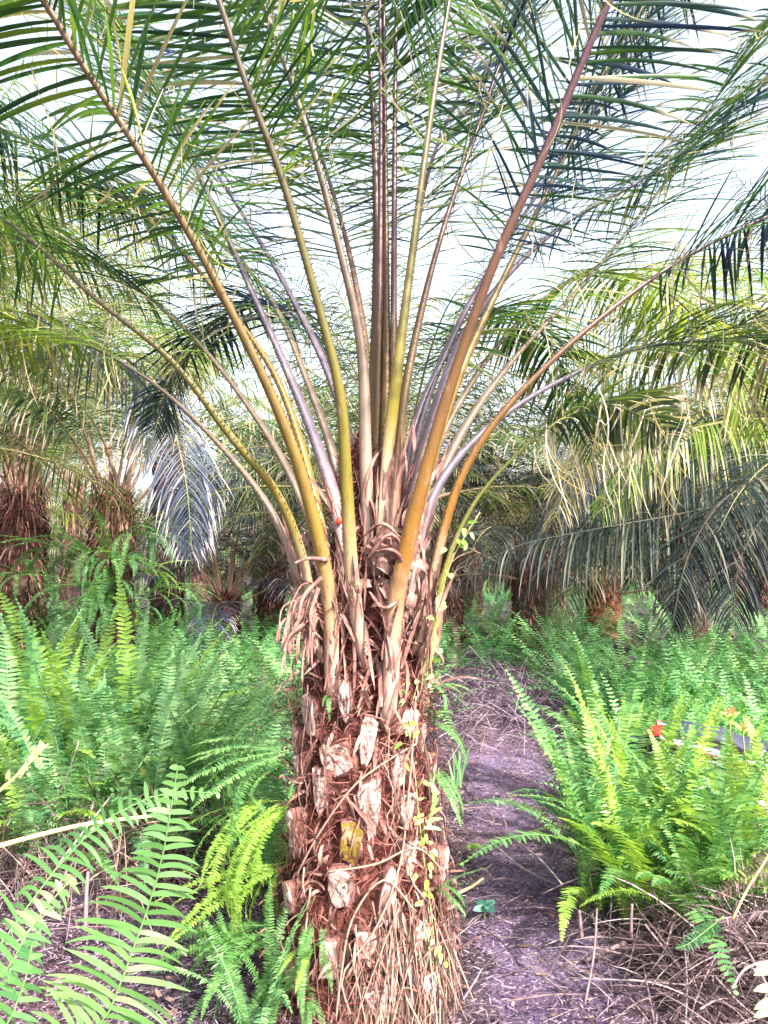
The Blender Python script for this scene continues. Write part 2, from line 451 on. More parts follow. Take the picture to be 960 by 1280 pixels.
def petiole_mat(name, base, mid, up, far, red=None):
    m, nt, new, lk = newmat(name)
    nz = noisen(nt, 9, 4, .6, stretch=(1, 1, .5)); n2 = noisen(nt, 60, 4, .7, stretch=(1, 1, .2))
    t = attr(nt, 't')
    f = mathn(nt, 'ADD', t, mathn(nt, 'MULTIPLY', mathn(nt, 'SUBTRACT', nz, .5), .12), True)
    c = ramp(nt, f, [(0, base), (.07, tuple(.55 * a + .45 * b for a, b in zip(base, mid))), (.15, mid), (.30, up), (.52, far)])
    k = mathn(nt, 'MULTIPLY', mathn(nt, 'SUBTRACT', n2, .5), 4.5, True)
    c = mix(nt, mathn(nt, 'MULTIPLY', k, .6), c, tuple(x * .5 for x in up))
    n4 = noisen(nt, 22, 5, .75, stretch=(1, 1, .25))
    k4 = mathn(nt, 'MULTIPLY', mathn(nt, 'SUBTRACT', n4, .57), 7, True)
    c = mix(nt, mathn(nt, 'MULTIPLY', k4, .6), c, (.30, .22, .17))
    k5 = mathn(nt, 'MULTIPLY', mathn(nt, 'SUBTRACT', .40, n4), 8, True)
    c = mix(nt, mathn(nt, 'MULTIPLY', k5, .7), c, (.06, .03, .02))
    b = new('ShaderNodeBsdfPrincipled'); lk(c, b.inputs['Base Color'])
    b.inputs['Roughness'].default_value = .42; b.inputs['Specular IOR Level'].default_value = .4
    bp = new('ShaderNodeBump'); bp.inputs['Strength'].default_value = .35; bp.inputs['Distance'].default_value = .004
    lk(n2, bp.inputs['Height']); lk(bp.outputs[0], b.inputs['Normal'])
    out = new('ShaderNodeOutputMaterial'); lk(b.outputs[0], out.inputs[0])
    return m


WB = (.46, .31, .26)
PM = {
    'ochre': petiole_mat('petiole_ochre', WB, (.19, .12, .02), (.115, .075, .02), (.11, .07, .035)),
    'olive': petiole_mat('petiole_olive', WB, (.155, .125, .018), (.09, .078, .018), (.07, .055, .04)),
    'orange': petiole_mat('petiole_orange', WB, (.185, .09, .014), (.10, .05, .02), (.07, .03, .045)),
    'brown': petiole_mat('petiole_brown', (.3, .15, .12), (.12, .075, .025), (.09, .045, .025), (.06, .027, .04)),
    'lilac': petiole_mat('petiole_lilac', (.3, .2, .17), (.13, .10, .13), (.095, .075, .10), (.055, .05, .08)),
    'grey': petiole_mat('petiole_grey', (.34, .22, .18), (.16, .115, .085), (.11, .08, .055), (.07, .07, .06)),
    'lime': petiole_mat('petiole_lime', (.4, .28, .18), (.19, .17, .03), (.13, .13, .028), (.1, .12, .03)),
}

FR = [  # ctrl pixels+depth, radius, colour, leaf material, leaf0, leaflet length, droop, extension, label
    ([(395, 800, 2.62), (385, 715, 2.60), (350, 620, 2.56), (290, 545, 2.5), (215, 450, 2.45), (120, 372, 2.45), (40, 300, 2.5), (-50, 235, 2.6)], .027, 'olive', 'palm_leaf', .44, .52, 1.3, 1.3),
    ([(416, 860, 2.54), (414, 760, 2.52), (394, 650, 2.47), (352, 520, 2.40), (270, 350, 2.28), (195, 220, 2.18), (110, 90, 2.08), (48, -10, 2.0)], .035, 'ochre', 'palm_leaf', .36, .52, .8, 1.6),
    ([(418, 790, 2.66), (408, 690, 2.68), (390, 600, 2.72), (355, 490, 2.78), (310, 415, 2.85), (215, 300, 3.0), (110, 215, 3.1), (0, 160, 3.2)], .028, 'ochre', 'palm_leaf_blue', .38, .55, 1.1, 1.2),
    ([(452, 805, 2.50), (440, 715, 2.47), (433, 600, 2.43), (425, 490, 2.38), (398, 380, 2.32), (352, 220, 2.22), (308, 105, 2.14), (272, -5, 2.08)], .029, 'olive', 'palm_leaf', .40, .55, .5, 1.7),
    ([(462, 700, 2.68), (458, 560, 2.68), (452, 430, 2.68), (425, 310, 2.66), (390, 180, 2.62), (335, 20, 2.58)], .031, 'grey', 'palm_leaf', .34, .60, .5, 1.8),
    ([(462, 660, 2.76), (466, 520, 2.82), (470, 380, 2.88), (468, 180, 2.98), (456, -5, 3.05)], .028, 'brown', 'palm_leaf_blue', .34, .55, .4, 1.6),
    ([(474, 690, 2.70), (480, 520, 2.74), (482, 380, 2.78), (481, 200, 2.84), (479, -5, 2.88)], .028, 'brown', 'palm_leaf', .42, .5, .4, 1.6),
    ([(474, 690, 2.62), (484, 560, 2.61), (497, 450, 2.62), (514, 320, 2.64), (537, 150, 2.66), (562, -5, 2.7)], .032, 'olive', 'palm_leaf', .36, .58, .4, 1.8),
    ([(484, 690, 2.66), (500, 520, 2.70), (525, 390, 2.76), (558, 270, 2.84), (600, 150, 2.92), (645, 20, 3.0)], .028, 'brown', 'palm_leaf_blue', .34, .58, .5, 1.6),
    ([(486, 880, 2.50), (492, 765, 2.49), (508, 680, 2.47), (536, 570, 2.43), (566, 470, 2.38), (616, 330, 2.29), (684, 180, 2.2), (752, 20, 2.1)], .038, 'orange', 'palm_leaf_blue', .38, .55, .6, 1.8),
    ([(505, 720, 2.62), (530, 600, 2.62), (568, 480, 2.66), (622, 360, 2.72), (690, 225, 2.80), (770, 60, 2.9)], .030, 'ochre', 'palm_leaf_blue', .36, .56, .8, 1.4),
    ([(510, 745, 2.66), (528, 650, 2.70), (560, 585, 2.76), (620, 525, 2.84), (700, 475, 2.95), (800, 435, 3.1), (900, 425, 3.3)], .028, 'lilac', 'palm_far', .40, .42, 1.2, .9),
    ([(528, 790, 2.60), (548, 680, 2.60), (580, 585, 2.60), (640, 500, 2.60), (740, 405, 2.62), (850, 325, 2.68), (965, 268, 2.75)], .027, 'orange', 'palm_leaf_blue', .46, .42, 1.0, 1.2),
    ([(536, 820, 2.58), (555, 715, 2.56), (590, 632, 2.54), (645, 568, 2.52), (700, 525, 2.50), (760, 505, 2.52), (820, 530, 2.6)], .021, 'lime', 'palm_far', .60, .21, 1.5, .1),
    ([(500, 690, 2.74), (530, 550, 2.82), (590, 400, 2.98), (690, 290, 3.2), (800, 225, 3.4), (890, 160, 3.6), (970, 90, 3.75)], .031, 'lilac', 'palm_leaf_blue', .34, .48, .8, .8),
    ([(433, 730, 2.66), (424, 640, 2.68), (392, 540, 2.82), (350, 440, 2.92), (300, 330, 3.02), (250, 220, 3.12), (180, 80, 3.25)], .034, 'lilac', 'palm_leaf', .36, .55, .8, 1.2),
    ([(392, 790, 2.70), (375, 720, 2.72), (335, 630, 2.78), (265, 545, 2.88), (180, 470, 3.0), (80, 420, 3.2), (-30, 405, 3.4)], .024, 'grey', 'palm_lime', .46, .40, 1.5, .8),
    ([(440, 720, 2.80), (425, 600, 2.88), (390, 490, 3.0), (330, 360, 3.2), (240, 280, 3.5), (130, 240, 3.8)], .026, 'grey', 'palm_leaf', .34, .5, 1.2, .8),
    ([(508, 720, 2.80), (525, 610, 2.90), (575, 500, 3.05), (650, 400, 3.3), (740, 340, 3.6), (840, 370, 3.9), (910, 450, 4.1)], .028, 'grey', 'palm_lime', .40, .5, 1.2, .5),
    ([(495, 700, 2.80), (510, 560, 2.95), (548, 460, 3.1), (610, 390, 3.35), (680, 420, 3.6), (720, 500, 3.8)], .024, 'lilac', 'palm_leaf', .36, .42, 1.4, .3),
    ([(448, 700, 2.84), (438, 560, 2.95), (405, 440, 3.15), (340, 380, 3.4), (270, 400, 3.6), (220, 470, 3.8)], .024, 'grey', 'palm_leaf_blue', .36, .42, 1.4, .3),
    ([(520, 740, 2.72), (536, 640, 2.80), (570, 550, 2.9), (640, 450, 3.1), (750, 330, 3.4), (850, 200, 3.7), (930, 60, 3.9)], .026, 'grey', 'palm_leaf', .40, .48, .8, .8),
    ([(470, 680, 2.9), (462, 480, 3.05), (440, 330, 3.25), (400, 190, 3.5), (350, 60, 3.75), (320, -40, 3.9)], .026, 'brown', 'palm_leaf', .3, .5, .6, .8),
    ([(482, 680, 2.9), (492, 480, 3.05), (515, 330, 3.25), (540, 200, 3.5), (600, 60, 3.8), (640, -40, 4.0)], .026, 'brown', 'palm_leaf', .3, .5, .6, .8),
    ([(455, 690, 2.86), (430, 520, 3.0), (370, 380, 3.2), (280, 230, 3.5), (190, 100, 3.8), (120, 0, 4.1)], .026, 'lilac', 'palm_leaf_blue', .3, .5, .7, .8),
    ([(500, 690, 2.86), (520, 540, 3.0), (575, 400, 3.2), (660, 260, 3.5), (740, 130, 3.8), (800, 0, 4.1)], .026, 'lilac', 'palm_leaf_blue', .3, .5, .7, .8),
    ([(415, 760, 2.75), (385, 640, 2.85), (320, 520, 3.0), (220, 400, 3.2), (100, 320, 3.5), (-30, 290, 3.8)], .026, 'grey', 'palm_leaf', .34, .5, 1.1, .6),
]


def surf(px, py, off=0.0):
    """point on the main trunk's front surface under a photo pixel, with outward normal"""
    Y = 2.5
    for _ in range(4):
        p = P(px, py, Y); rr = trunk_R(p[2]) + off
        dx = np.clip(p[0] - AX[0], -rr * .98, rr * .98)
        Y = AX[1] - math.sqrt(rr * rr - dx * dx)
    p = P(px, py, Y)
    n = nrm(np.array([p[0] - AX[0], p[1] - AX[1], 0]))
    return p, n


def trunk_R(z):
    return float(np.interp(z, [-.1, 0, .15, .55, .85, 1.07, 1.2, 1.35, 1.6, 1.95], [.32, .30, .28, .235, .20, .19, .18, .145, .08, .02]))


def build_main_palm():
    root = empty('oil_palm', (AX[0], AX[1], 0), 'large oil palm in front beside the path, stumpy fibrous trunk and long spreading fronds', 'palm tree')
    # trunk core
    mb = MB(); zs = np.linspace(-.12, 1.95, 130); ns = 96
    an = np.linspace(0, 2 * math.pi, ns, endpoint=False)
    V = []
    for z in zs:
        for a in an:
            k = mnoise.fractal(Vector((math.cos(a) * 2.2, math.sin(a) * 2.2, z * 7)), 1, 2, 5)
            rr = trunk_R(z) * (1 + .05 * k) + .012 * mnoise.noise(Vector((math.cos(a) * 9, math.sin(a) * 9, z * 22)))
            V.append((AX[0] + rr * math.cos(a), AX[1] + rr * math.sin(a), z))
    i = np.arange(len(zs) - 1)[:, None] * ns; j = np.arange(ns)[None]; j2 = (j + 1) % ns
    mb.add(V, np.stack([i + j, i + j2, i + ns + j2, i + ns + j], -1).reshape(-1, 4), 0, .5)
    trunk = mb.build('trunk', M['core'], root)

    # leaf-base stumps: a shield-shaped wedge leaning out and up, pale where it was cut
    def stump(p, n, w, hgt, out, mat_i=0, lean=.35, tw=0.0):
        mb = MB()
        up = np.array([0, 0, 1.0]); sd = np.cross(up, n)
        sd = nrm(sd * math.cos(tw) + up * math.sin(tw)); up = np.cross(n, sd)
        tp = uni(.35, .85); th = np.linspace(0, 2 * math.pi, 16, endpoint=False)
        sy = np.sign(np.sin(th)) * np.abs(np.sin(th)) ** .6; sx = np.sign(np.cos(th)) * np.abs(np.cos(th)) ** .6
        shape = np.stack([sx * np.interp(sy, [-1, 1], [tp, 1]) + uni(-.2, .2) * sy, sy], 1)
        shape = shape * (1 + uni(-.17, .17, shape.shape)); w *= uni(.75, 1.2); hgt *= uni(.75, 1.35)
        k = len(shape)
        rings = []
        for d, sc, lift in ((-.05, 1.25, -.25), (out * .35, 1.12, -.08), (out * .8, 1.03, 0), (out, .95, .02), (out * 1.02, .8, .0), (out * .96, .62, .0), (out * 1.04, .42, .0), (out * .98, .22, .0), (out * (.93 + uni(0, .08)), .03, -.05)):
            pts = [p + n * (d + lean * out * .5 * (s[1]) * (1 if d > 0 else 0)) + sd * s[0] * w * sc + up * (s[1] * hgt * sc + lift * hgt) + n * uni(-.006, .006) for s in shape]
            rings.append(pts)
        V = np.array(rings).reshape(-1, 3); nr = len(rings)
        qs, mi = [], []
        for a in range(nr - 1):
            for b in range(k):
                qs.append((a * k + b, a * k + (b + 1) % k, (a + 1) * k + (b + 1) % k, (a + 1) * k + b)); mi.append(0 if a < 3 else 1)
        n0 = mb.n; mb.add(V, qs, 0, float(uni(0, 1)))
        mb.mi[-1] = np.array(mi)
        return mb.build('leaf_base', [M['butt'], M['cut_moss'] if mat_i else M['cut']], root)

    manual = [(433, 873, 15, 21, 0), (459, 925, 13, 24, 0), (425, 948, 18, 19, 0), (407, 985, 11, 22, 0), (462, 1005, 19, 24, 0), (440, 1050, 19, 26, 1), (492, 965, 11, 25, 0),
              (380, 1040, 12, 25, 0), (507, 1068, 12, 22, 0), (481, 1118, 12, 24, 0), (428, 1108, 20, 18, 0), (516, 1166, 11, 18, 0), (500, 900, 15, 20, 0), (395, 895, 13, 22, 0),
              (530, 960, 9, 22, 0), (385, 960, 9, 20, 0), (503, 1010, 11, 22, 0), (375, 1120, 13, 22, 0), (540, 1090, 10, 22, 0), (455, 1180, 16, 20, 0), (415, 1195, 18, 24, 0), (375, 1215, 15, 24, 0), (525, 1235, 16, 20, 0), (470, 1250, 16, 20, 0)]
    for px, py, w, hh, ms in manual:
        p, n = surf(px, py)
        stump(p, n, w * .0027, hh * .0029, uni(.026, .048), ms, uni(.1, .4), uni(-.22, .22))
    for k in range(34):                         # the sides and the back of the trunk
        a = k * 2.39996; z = .05 + k * .033
        an_ = (a % (2 * math.pi))
        if 3.6 < an_ < 5.85: continue
        rr = trunk_R(z); n = np.array([math.cos(an_), math.sin(an_), 0])
        stump(np.array([AX[0], AX[1], z]) + n * rr, n, uni(.03, .045), uni(.04, .06), uni(.02, .045))

    # reddish matted fibre between the stumps
    mb = MB(); n = 14000
    a = uni(0, 2 * math.pi, n); z = uni(-.02, 1.9, n) ** 1.0
    rr = np.array([trunk_R(q) for q in z]) + np.where(RNG.random(n) < .35, uni(.01, .065, n), uni(-.005, .018, n))
    Nn = np.stack([np.cos(a), np.sin(a), 0 * a], 1); B = np.array([AX[0], AX[1], 0]) + Nn * rr[:, None] + np.array([0, 0, 1]) * z[:, None]
    Tn = np.stack([-np.sin(a), np.cos(a), 0 * a], 1)
    D = Tn * uni(-1, 1, (n, 1)) + np.array([0, 0, 1]) * uni(-1.3, .8, (n, 1)) + Nn * uni(-.15, .35, (n, 1))
    ribbons(mb, B, D, Nn + .6 * uni(-1, 1, (n, 3)), uni(.02, .09, n), uni(.0008, .0022, n), uni(0, 1.5, n), m=3, shape='x', fold=0, curl=uni(-1.6, .3, n))
    tag(mb.build('fibre', M['fibre_red'], root), kind='stuff')

    # hanging tan roots and dead vine stems on the lower trunk
    mb = MB(); n = 620
    a = np.concatenate([RNG.normal(-.95, .42, 400), uni(0, 2 * math.pi, 220)]); z = np.concatenate([uni(.02, .46, 400), uni(.02, .45, 220)])
    rr = np.array([trunk_R(q) for q in z]) + uni(.015, .06, n)
    Nn = np.stack([np.cos(a), np.sin(a), 0 * a], 1); B = np.array([AX[0], AX[1], 0]) + Nn * rr[:, None] + np.array([0, 0, 1]) * z[:, None]
    Tn = np.stack([-np.sin(a), np.cos(a), 0 * a], 1)
    D = Tn * RNG.normal(0, .28, (n, 1)) + np.array([0, 0, -1]) + Nn * uni(.0, .22, (n, 1))
    ribbons(mb, B, D, Nn + .5 * uni(-1, 1, (n, 3)), np.minimum(uni(.1, .45, n), z + .05), uni(.0009, .0024, n), .3, m=5, shape='x', fold=0, curl=uni(-.5, .3, n))
    for _ in range(14):                          # thicker round strands
        a0 = RNG.normal(-1.3, .8); z0 = uni(.4, 1.15); ln = uni(.25, .7)
        pts = []
        for q in np.linspace(0, 1, 6):
            zz = max(z0 - q * ln, -.02); ra = trunk_R(zz) + .03 + uni(0, .03); aa = a0 + (q * uni(-.25, .25)) + uni(-.03, .03)
            pts.append((AX[0] + ra * math.cos(aa), AX[1] + ra * math.sin(aa), zz))
        c, _l = spline(pts, 14); tube(mb, c, uni(.0014, .0032), ns=5, r=float(uni(.3, 1)))
    tag(mb.build('hanging_root', M['fibre_tan'], root), kind='stuff')

    # crossing stems seen on the bark
    for pts in ([(370, 1095), (400, 1040), (440, 985), (478, 955), (520, 930)], [(438, 1268), (428, 1220), (470, 1160), (500, 1080), (512, 980), (520, 870)], [(520, 1140), (480, 1100), (440, 1150), (425, 1230), (420, 1275)], [(388, 1110), (380, 1180), (372, 1260)], [(555, 1090), (520, 1060), (470, 1080), (410, 1090)]):
        mb = MB(); c, _l = spline([surf(x, y, .055)[0] for x, y in pts], 24); tube(mb, c, .0032, ns=6, r=.8)
        mb.build('vine_stem', M['fibre_tan'], root)

    # dry husks / torn sheaths between the petiole bases
    mb = MB(); n = 900
    a = uni(0, 2 * math.pi, n); z = uni(.15, 1.5, n)
    rr = np.array([trunk_R(q) for q in z]) + uni(.0, .065, n)
    Nn = np.stack([np.cos(a), np.sin(a), 0 * a], 1); B = np.array([AX[0], AX[1], 0]) + Nn * rr[:, None] + np.array([0, 0, 1]) * z[:, None]
    D = np.array([0, 0, 1]) * uni(-.6, 1.2, (n, 1)) + Nn * uni(.0, .5, (n, 1)) + .35 * uni(-1, 1, (n, 3))
    ribbons(mb, B, D, Nn, uni(.03, .12, n) * np.where(z > 1, 1.5, 1), uni(.002, .008, n), uni(0, 2.2, n), m=6, shape='l', fold=.3, curl=uni(-2.5, .5, n))
    for ct, rad, *_r in FR:
        c, _l = spline([P(x, y, Y + (.07, .05, .02)[i] if i < 3 and Y < 2.62 else Y) for i, (x, y, Y) in enumerate(ct)], 60)
        n = 26; ii = RNG.integers(0, 7, n); T = tangents(c)[ii]
        B = c[ii] + nrm(uni(-1, 1, (n, 3)) + [0, -.5, 0]) * rad * uni(.8, 1.3, (n, 1))
        ribbons(mb, B, T * RNG.choice([1, 1, -1], (n, 1)) + .25 * uni(-1, 1, (n, 3)), nrm(uni(-1, 1, (n, 3)) + [0, -1.5, 0]), uni(.06, .24, n), uni(.002, .008, n), uni(0, .8, n), m=6, shape='l', fold=.3, curl=uni(-1.5, .8, n))
    tag(mb.build('torn_sheath', M['husk'], root), kind='stuff')

    # drooping tuft of dry flower stalks at the left of the crown base
    mb = MB()
    for k in range(34):
        x0, y0 = uni(388, 405), uni(742, 800)
        p0 = P(x0, y0, 2.56); dx = -uni(.02, .10); dz = uni(.0, .05)
        pts = [p0, p0 + [dx * .5, -.03, dz], p0 + [dx, -.05, -uni(.02, .05)], p0 + [dx * 1.1, -.05, -uni(.07, .14)]]
        c, _l = spline(pts, 12); tube(mb, c, uni(.0018, .004), ns=5, r=float(uni(.2, 1)))
    for pts in ([(410, 700), (385, 698), (368, 704)], [(402, 722), (380, 745), (372, 775)], [(398, 735), (388, 770), (392, 790)], [(380, 780), (362, 795), (355, 815)]):
        c, _l = spline([P(x, y, 2.5 - .02 * i) for i, (x, y) in enumerate(pts)], 14); tube(mb, c, np.linspace(.008, .004, 14), ns=6, r=.7)
    mb.build('dry_flower_stalk', M['husk'], root)

    # curled spathe in the heart of the crown
    mb = MB()
    for k in range(26):
        px, py = uni(462, 515), uni(655, 770)
        p0 = P(px, py, 2.53 + uni(0, .05))
        d = np.array([uni(-1, 1), -.5, uni(-.2, .9)])
        ribbons(mb, [p0], [d], [(0, -1, .3)], uni(.05, .11), uni(.008, .017), .5, m=9, shape='b', fold=.5, curl=float(uni(-5, -2)))
    for (x0, y0, x1, y1, x2, y2, w) in ((452, 672, 480, 655, 512, 690, .010), (458, 700, 490, 668, 515, 715, .011), (465, 690, 495, 690, 510, 730, .012), (462, 740, 480, 760, 505, 745, .009)):
        c, _l = spline([P(x0, y0, 2.52), P(x1, y1, 2.47), P(x2, y2, 2.52)], 16); tube(mb, c, np.concatenate([np.linspace(.4, 1, 8), np.linspace(1, .3, 8)]) * w, ns=8, flat=.6, r=.6)
    mb.build('flower_spathe', M['husk'], root)
    for px, py in ((474, 722), (477, 731), (473, 740), (476, 749), (509, 760), (513, 769), (508, 778), (514, 786), (509, 793)):
        mb = MB(); p = P(px, py, 2.53); a = np.linspace(0, math.pi, 7)
        lathe(mb, np.stack([np.sin(a) * .0065 + 1e-5, -np.cos(a) * .009], 1), 10, p); mb.build('fruit', M['fruit'], root)

    # fronds
    for k, (ct, rad, pc, lm, l0, ll, dr, ext) in enumerate(FR):
        ct = [(x, y, Y + (.07, .05, .02)[i] if i < 3 and Y < 2.62 else Y) for i, (x, y, Y) in enumerate(ct)]
        pts = [P(*q) for q in ct]
        dn = nrm(pts[0] - pts[1]); inn = np.array([AX[0], AX[1], 0]) - pts[0]; inn[2] = 0
        pts = [pts[0] + dn * .07 + nrm(inn) * .03] + pts
        radial = pts[-2] - np.array([AX[0], AX[1], pts[-2][2]])
        radial[2] = 0
        ref = nrm(-nrm(radial) * .8 + np.array([0, 0, .75]))
        mr, ml = palm_frond(pts, ref, rad, l0, ll * 1.0, 132 if ll > .25 else 56, dr * .5, ext=ext, m=7, sweep=(.35, 1.15) if dr < .7 else (.3, .95), jitter=.5)
        fr = mr.build('frond', PM[pc], root)
        ml.build('leaflets', M[lm], fr).location = (0, 0, 0)
        if k == 15:
            fr['label'] = 'lilac frond stalk with a round red mark near its foot'
            mb = MB(); p = P(424, 651, 2.635); a = np.linspace(0, math.pi / 2, 5)
            lathe(mb, np.stack([np.cos(a) * .0125 + 1e-5, -np.sin(a) * .007], 1), 14, p, axis='y')
            mb.build('red_mark', M['red'], fr).location = (0, 0, 0)
    # young unopened spears
    for ct in ([(468, 640, 2.72), (474, 400, 2.78), (476, 150, 2.84), (474, -60, 2.9)], [(490, 640, 2.72), (492, 400, 2.76), (494, 100, 2.84), (497, -80, 2.86)]):
        mb = MB(); c, _l = spline([P(*q) for q in ct], 30); tube(mb, c, np.linspace(.014, .006, 30), ns=8, r=.5)
        mb.build('spear_leaf', PM['brown'], root)
    return root


build_main_palm()


# ------------------------------------------------------------------ ferns
def fern_frond_mesh(name, mat, Lf, arch, npair=30, pin=.05, droop=.6, wv=.0075, m=3, dead=False, start=1.35, tw=0.0):
    """one sword-fern frond, root at origin, rising along +Z and arching towards +X"""
    a = start; p = np.zeros(3); pts = [p.copy()]
    for i in range(10):
        y = math.sin(tw * i / 10) * .3
        p = p + np.array([math.cos(a), y, math.sin(a)]) * Lf / 10; pts.append(p.copy()); a -= arch / 10 * (1 + .8 * i / 10)
    mb = MB(); frond_geo(mb, pts, (-.5, 0, .9), npair, pin, droop, wv, m)
    return mb.mesh(name, mat)


def frond_geo(mb, pts, ref, npair, pin, droop, wv, m, rad=.0022, r0=.08, shape='b', curl=0):
    c, L = spline(pts, 22); T = tangents(c); s = np.linspace(0, 1, 22)
    N = np.broadcast_to(np.asarray(ref, float), c.shape); N = nrm(N - T * np.sum(N * T, 1, keepdims=True))
    tube(mb, c, np.linspace(rad, rad * .35, 22), ns=4, ref=ref, r=.95, cap=False)
    for side in (-1, 1):
        u = np.linspace(0, 1, npair); sj = np.clip(r0 + (1 - r0) * u, 0, 1)
        B = np.stack([np.interp(sj, s, c[:, i]) for i in range(3)], 1)
        Tn = nrm(np.stack([np.interp(sj, s, T[:, i]) for i in range(3)], 1)); Nn = nrm(np.stack([np.interp(sj, s, N[:, i]) for i in range(3)], 1))
        S = np.cross(Tn, Nn) * side
        Lp = pin * np.interp(u, [0, .1, .35, .75, 1], [.45, .8, 1, .75, .12]) * uni(.85, 1.1, npair)
        ribbons(mb, B, S + Tn * uni(.15, .45, (npair, 1)) + Nn * uni(-.2, .25, (npair, 1)), nrm(Nn + .35 * uni(-1, 1, (npair, 3))), Lp, wv * uni(.85, 1.1, npair), droop * uni(.3, 1.4, npair), m=m, shape=shape, fold=0, r=np.clip(RNG.uniform(.2, .8) + uni(-.25, .25, npair), 0, 1), curl=curl)


VAR = {}
for mn in ('fern', 'fern_cool', 'fern_lime', 'fern_pale', 'fern_dead'):
    VAR[mn] = [fern_frond_mesh('fern_frond_' + mn, M[mn], uni(.7, .9), ar, int(uni(46, 54)), uni(.05, .065), uni(.3, .9), .0062, 3, tw=uni(-1, 1), start=st)
               for ar, st in ((.5, 1.45), (.9, 1.35), (1.3, 1.25), (1.7, 1.2), (.3, 1.5), (2.2, 1.1))]


def fern_plant(x, y, label, mat='fern', n=14, s=1.0, group=None, z=None, lean=0.0, az=None, spread=.45, mat2=None, name='fern'):
    z = float(h(x, y)) - .01 if z is None else z
    e = empty(name, (x, y, z), label, 'fern', group)
    n = int(n * 1.6) if group in (RG, LG) else n
    for i in range(n):
        vs_ = VAR[mat2 if (mat2 and random.random() < .35) else mat]
        me = random.choice([vs_[0], vs_[4], vs_[1], vs_[2]] if group in (RG, LG) else vs_)
        o = link('frond', me, e, (uni(-.12, .12) * s, uni(-.12, .12) * s, 0))
        a = (i * 2.39996 + uni(-.3, .3)) if az is None else az + uni(-spread * 2, spread * 2)
        o.rotation_euler = (uni(-.15, .15), uni(-.15, .35) + lean, a)
        k = s * uni(.75, 1.25); o.scale = (k, k, k)
    return e


def at(px, py):
    """ground point under a photo pixel"""
    Y = 3.0
    for _ in range(30):
        a = P(px, py, 1.0) - np.array([0, 0, CAM_Z])
        zz = float(h(a[0] * Y, Y)); Y = (zz - CAM_Z) / a[2]
    return a[0] * Y, Y


RG, LG = 'sword ferns in the bed right of the path', 'sword ferns in the bed left of the palm'
right = [
    (765, 1150, 'fern', 18, 1.0, 'tall fern at the left end of the right-hand bed, one frond hanging onto the litter'),
    (745, 1075, 'fern_cool', 12, .85, 'blue-green fern leaning over the path edge'),
    (815, 1150, 'fern', 18, .95, 'bright green upright fern just right of the one that hangs over the path'),
    (775, 1035, 'fern', 14, 1.15, 'fern with the tallest light tips in the bed right of the path'),
    (865, 1160, 'fern', 20, .78, 'green fern above the heap of dead twigs, middle of the right-hand bed'),
    (935, 1160, 'fern', 20, .78, 'green fern at the right edge of the picture above the twig heap'),
    (835, 1085, 'fern_lime', 16, .64, 'yellow-green fern in front of the red and white motorbike'),
    (905, 1085, 'fern_lime', 16, .6, 'yellow-green fern below the red-tipped seedling'),
    (985, 1090, 'fern', 16, .8, 'fern cut by the right edge, beside the front of the motorbike'),
    (765, 995, 'fern_lime', 12, .8, 'light fern at the far left corner of the right-hand bed, tips against the dark ferns'),
    (955, 985, 'fern', 8, .4, 'fern covering the front half of the motorbike'),
    (785, 990, 'fern_lime', 10, .6, 'pale-tipped fern just left of the motorbike tail'),
]
for px, py, mt, n, s, lb in right:
    x, y = at(px, py); fern_plant(x, y, lb, mt, n, s, RG, mat2='fern_lime' if mt == 'fern' else 'fern')
left = [
    (60, 1035, 'fern_lime', 16, 1.25, 'yellow-green fern at upper left with feathery upright fronds'),
    (120, 1020, 'fern_lime', 15, 1.3, 'tallest yellow-green fern in the left bed below the second trunk'),
    (10, 1060, 'fern', 16, 1.15, 'fern at the left edge of the picture above the brown stems'),
    (95, 1085, 'fern_cool', 18, 1.0, 'pale blue-green fern in front of the left bed'),
    (175, 1075, 'fern_cool', 18, 1.05, 'blue-green fern above the large arching frond tip'),
    (240, 1050, 'fern_cool', 18, .85, 'spreading blue-green fern in the middle of the left bed'),
    (230, 960, 'fern_lime', 12, .8, 'light yellow fern standing out behind the spreading blue-green one'),
    (300, 1080, 'fern_cool', 14, .7, 'green fern right of the left bed, close beside the palm trunk'),
    (335, 1120, 'fern', 12, .85, 'green fern touching the left side of the palm trunk'),
    (255, 1085, 'fern_cool', 10, .6, 'low dark fern with one frond pointing down at the bare hollow'),
    (35, 1080, 'fern_lime', 16, .85, 'light green fern in front of the taller yellow-green one at the left edge'),
    (150, 985, 'fern', 16, 1.1, 'tall mid-green fern behind the tallest yellow-green one'),
    (205, 1000, 'fern_pale', 14, 1.0, 'pale grey-green fern behind the end of the large arching frond'),
    (325, 1290, 'fern_cool', 12, .45, 'small dark green fern at the foot of the palm trunk'),
]
for px, py, mt, n, s, lb in left:
    x, y = at(px, py); fern_plant(x, y, lb, mt, n, s, LG, mat2='fern_pale' if mt == 'fern_cool' else 'fern_cool')

# three big fronds reaching in from the lower left corner
def custom_fern(name, label, base, fronds):
    e = empty(name, base, label, 'fern')
    for ct, ref, mt, npair, pin, dr, wv, cu in fronds:
        mb = MB(); frond_geo(mb, [np.array(base)] + [P(*q) for q in ct], ref, npair, pin, dr, wv, 6, rad=.0032, r0=.16, curl=cu)
        mb.build('frond', M[mt], e)
    return e

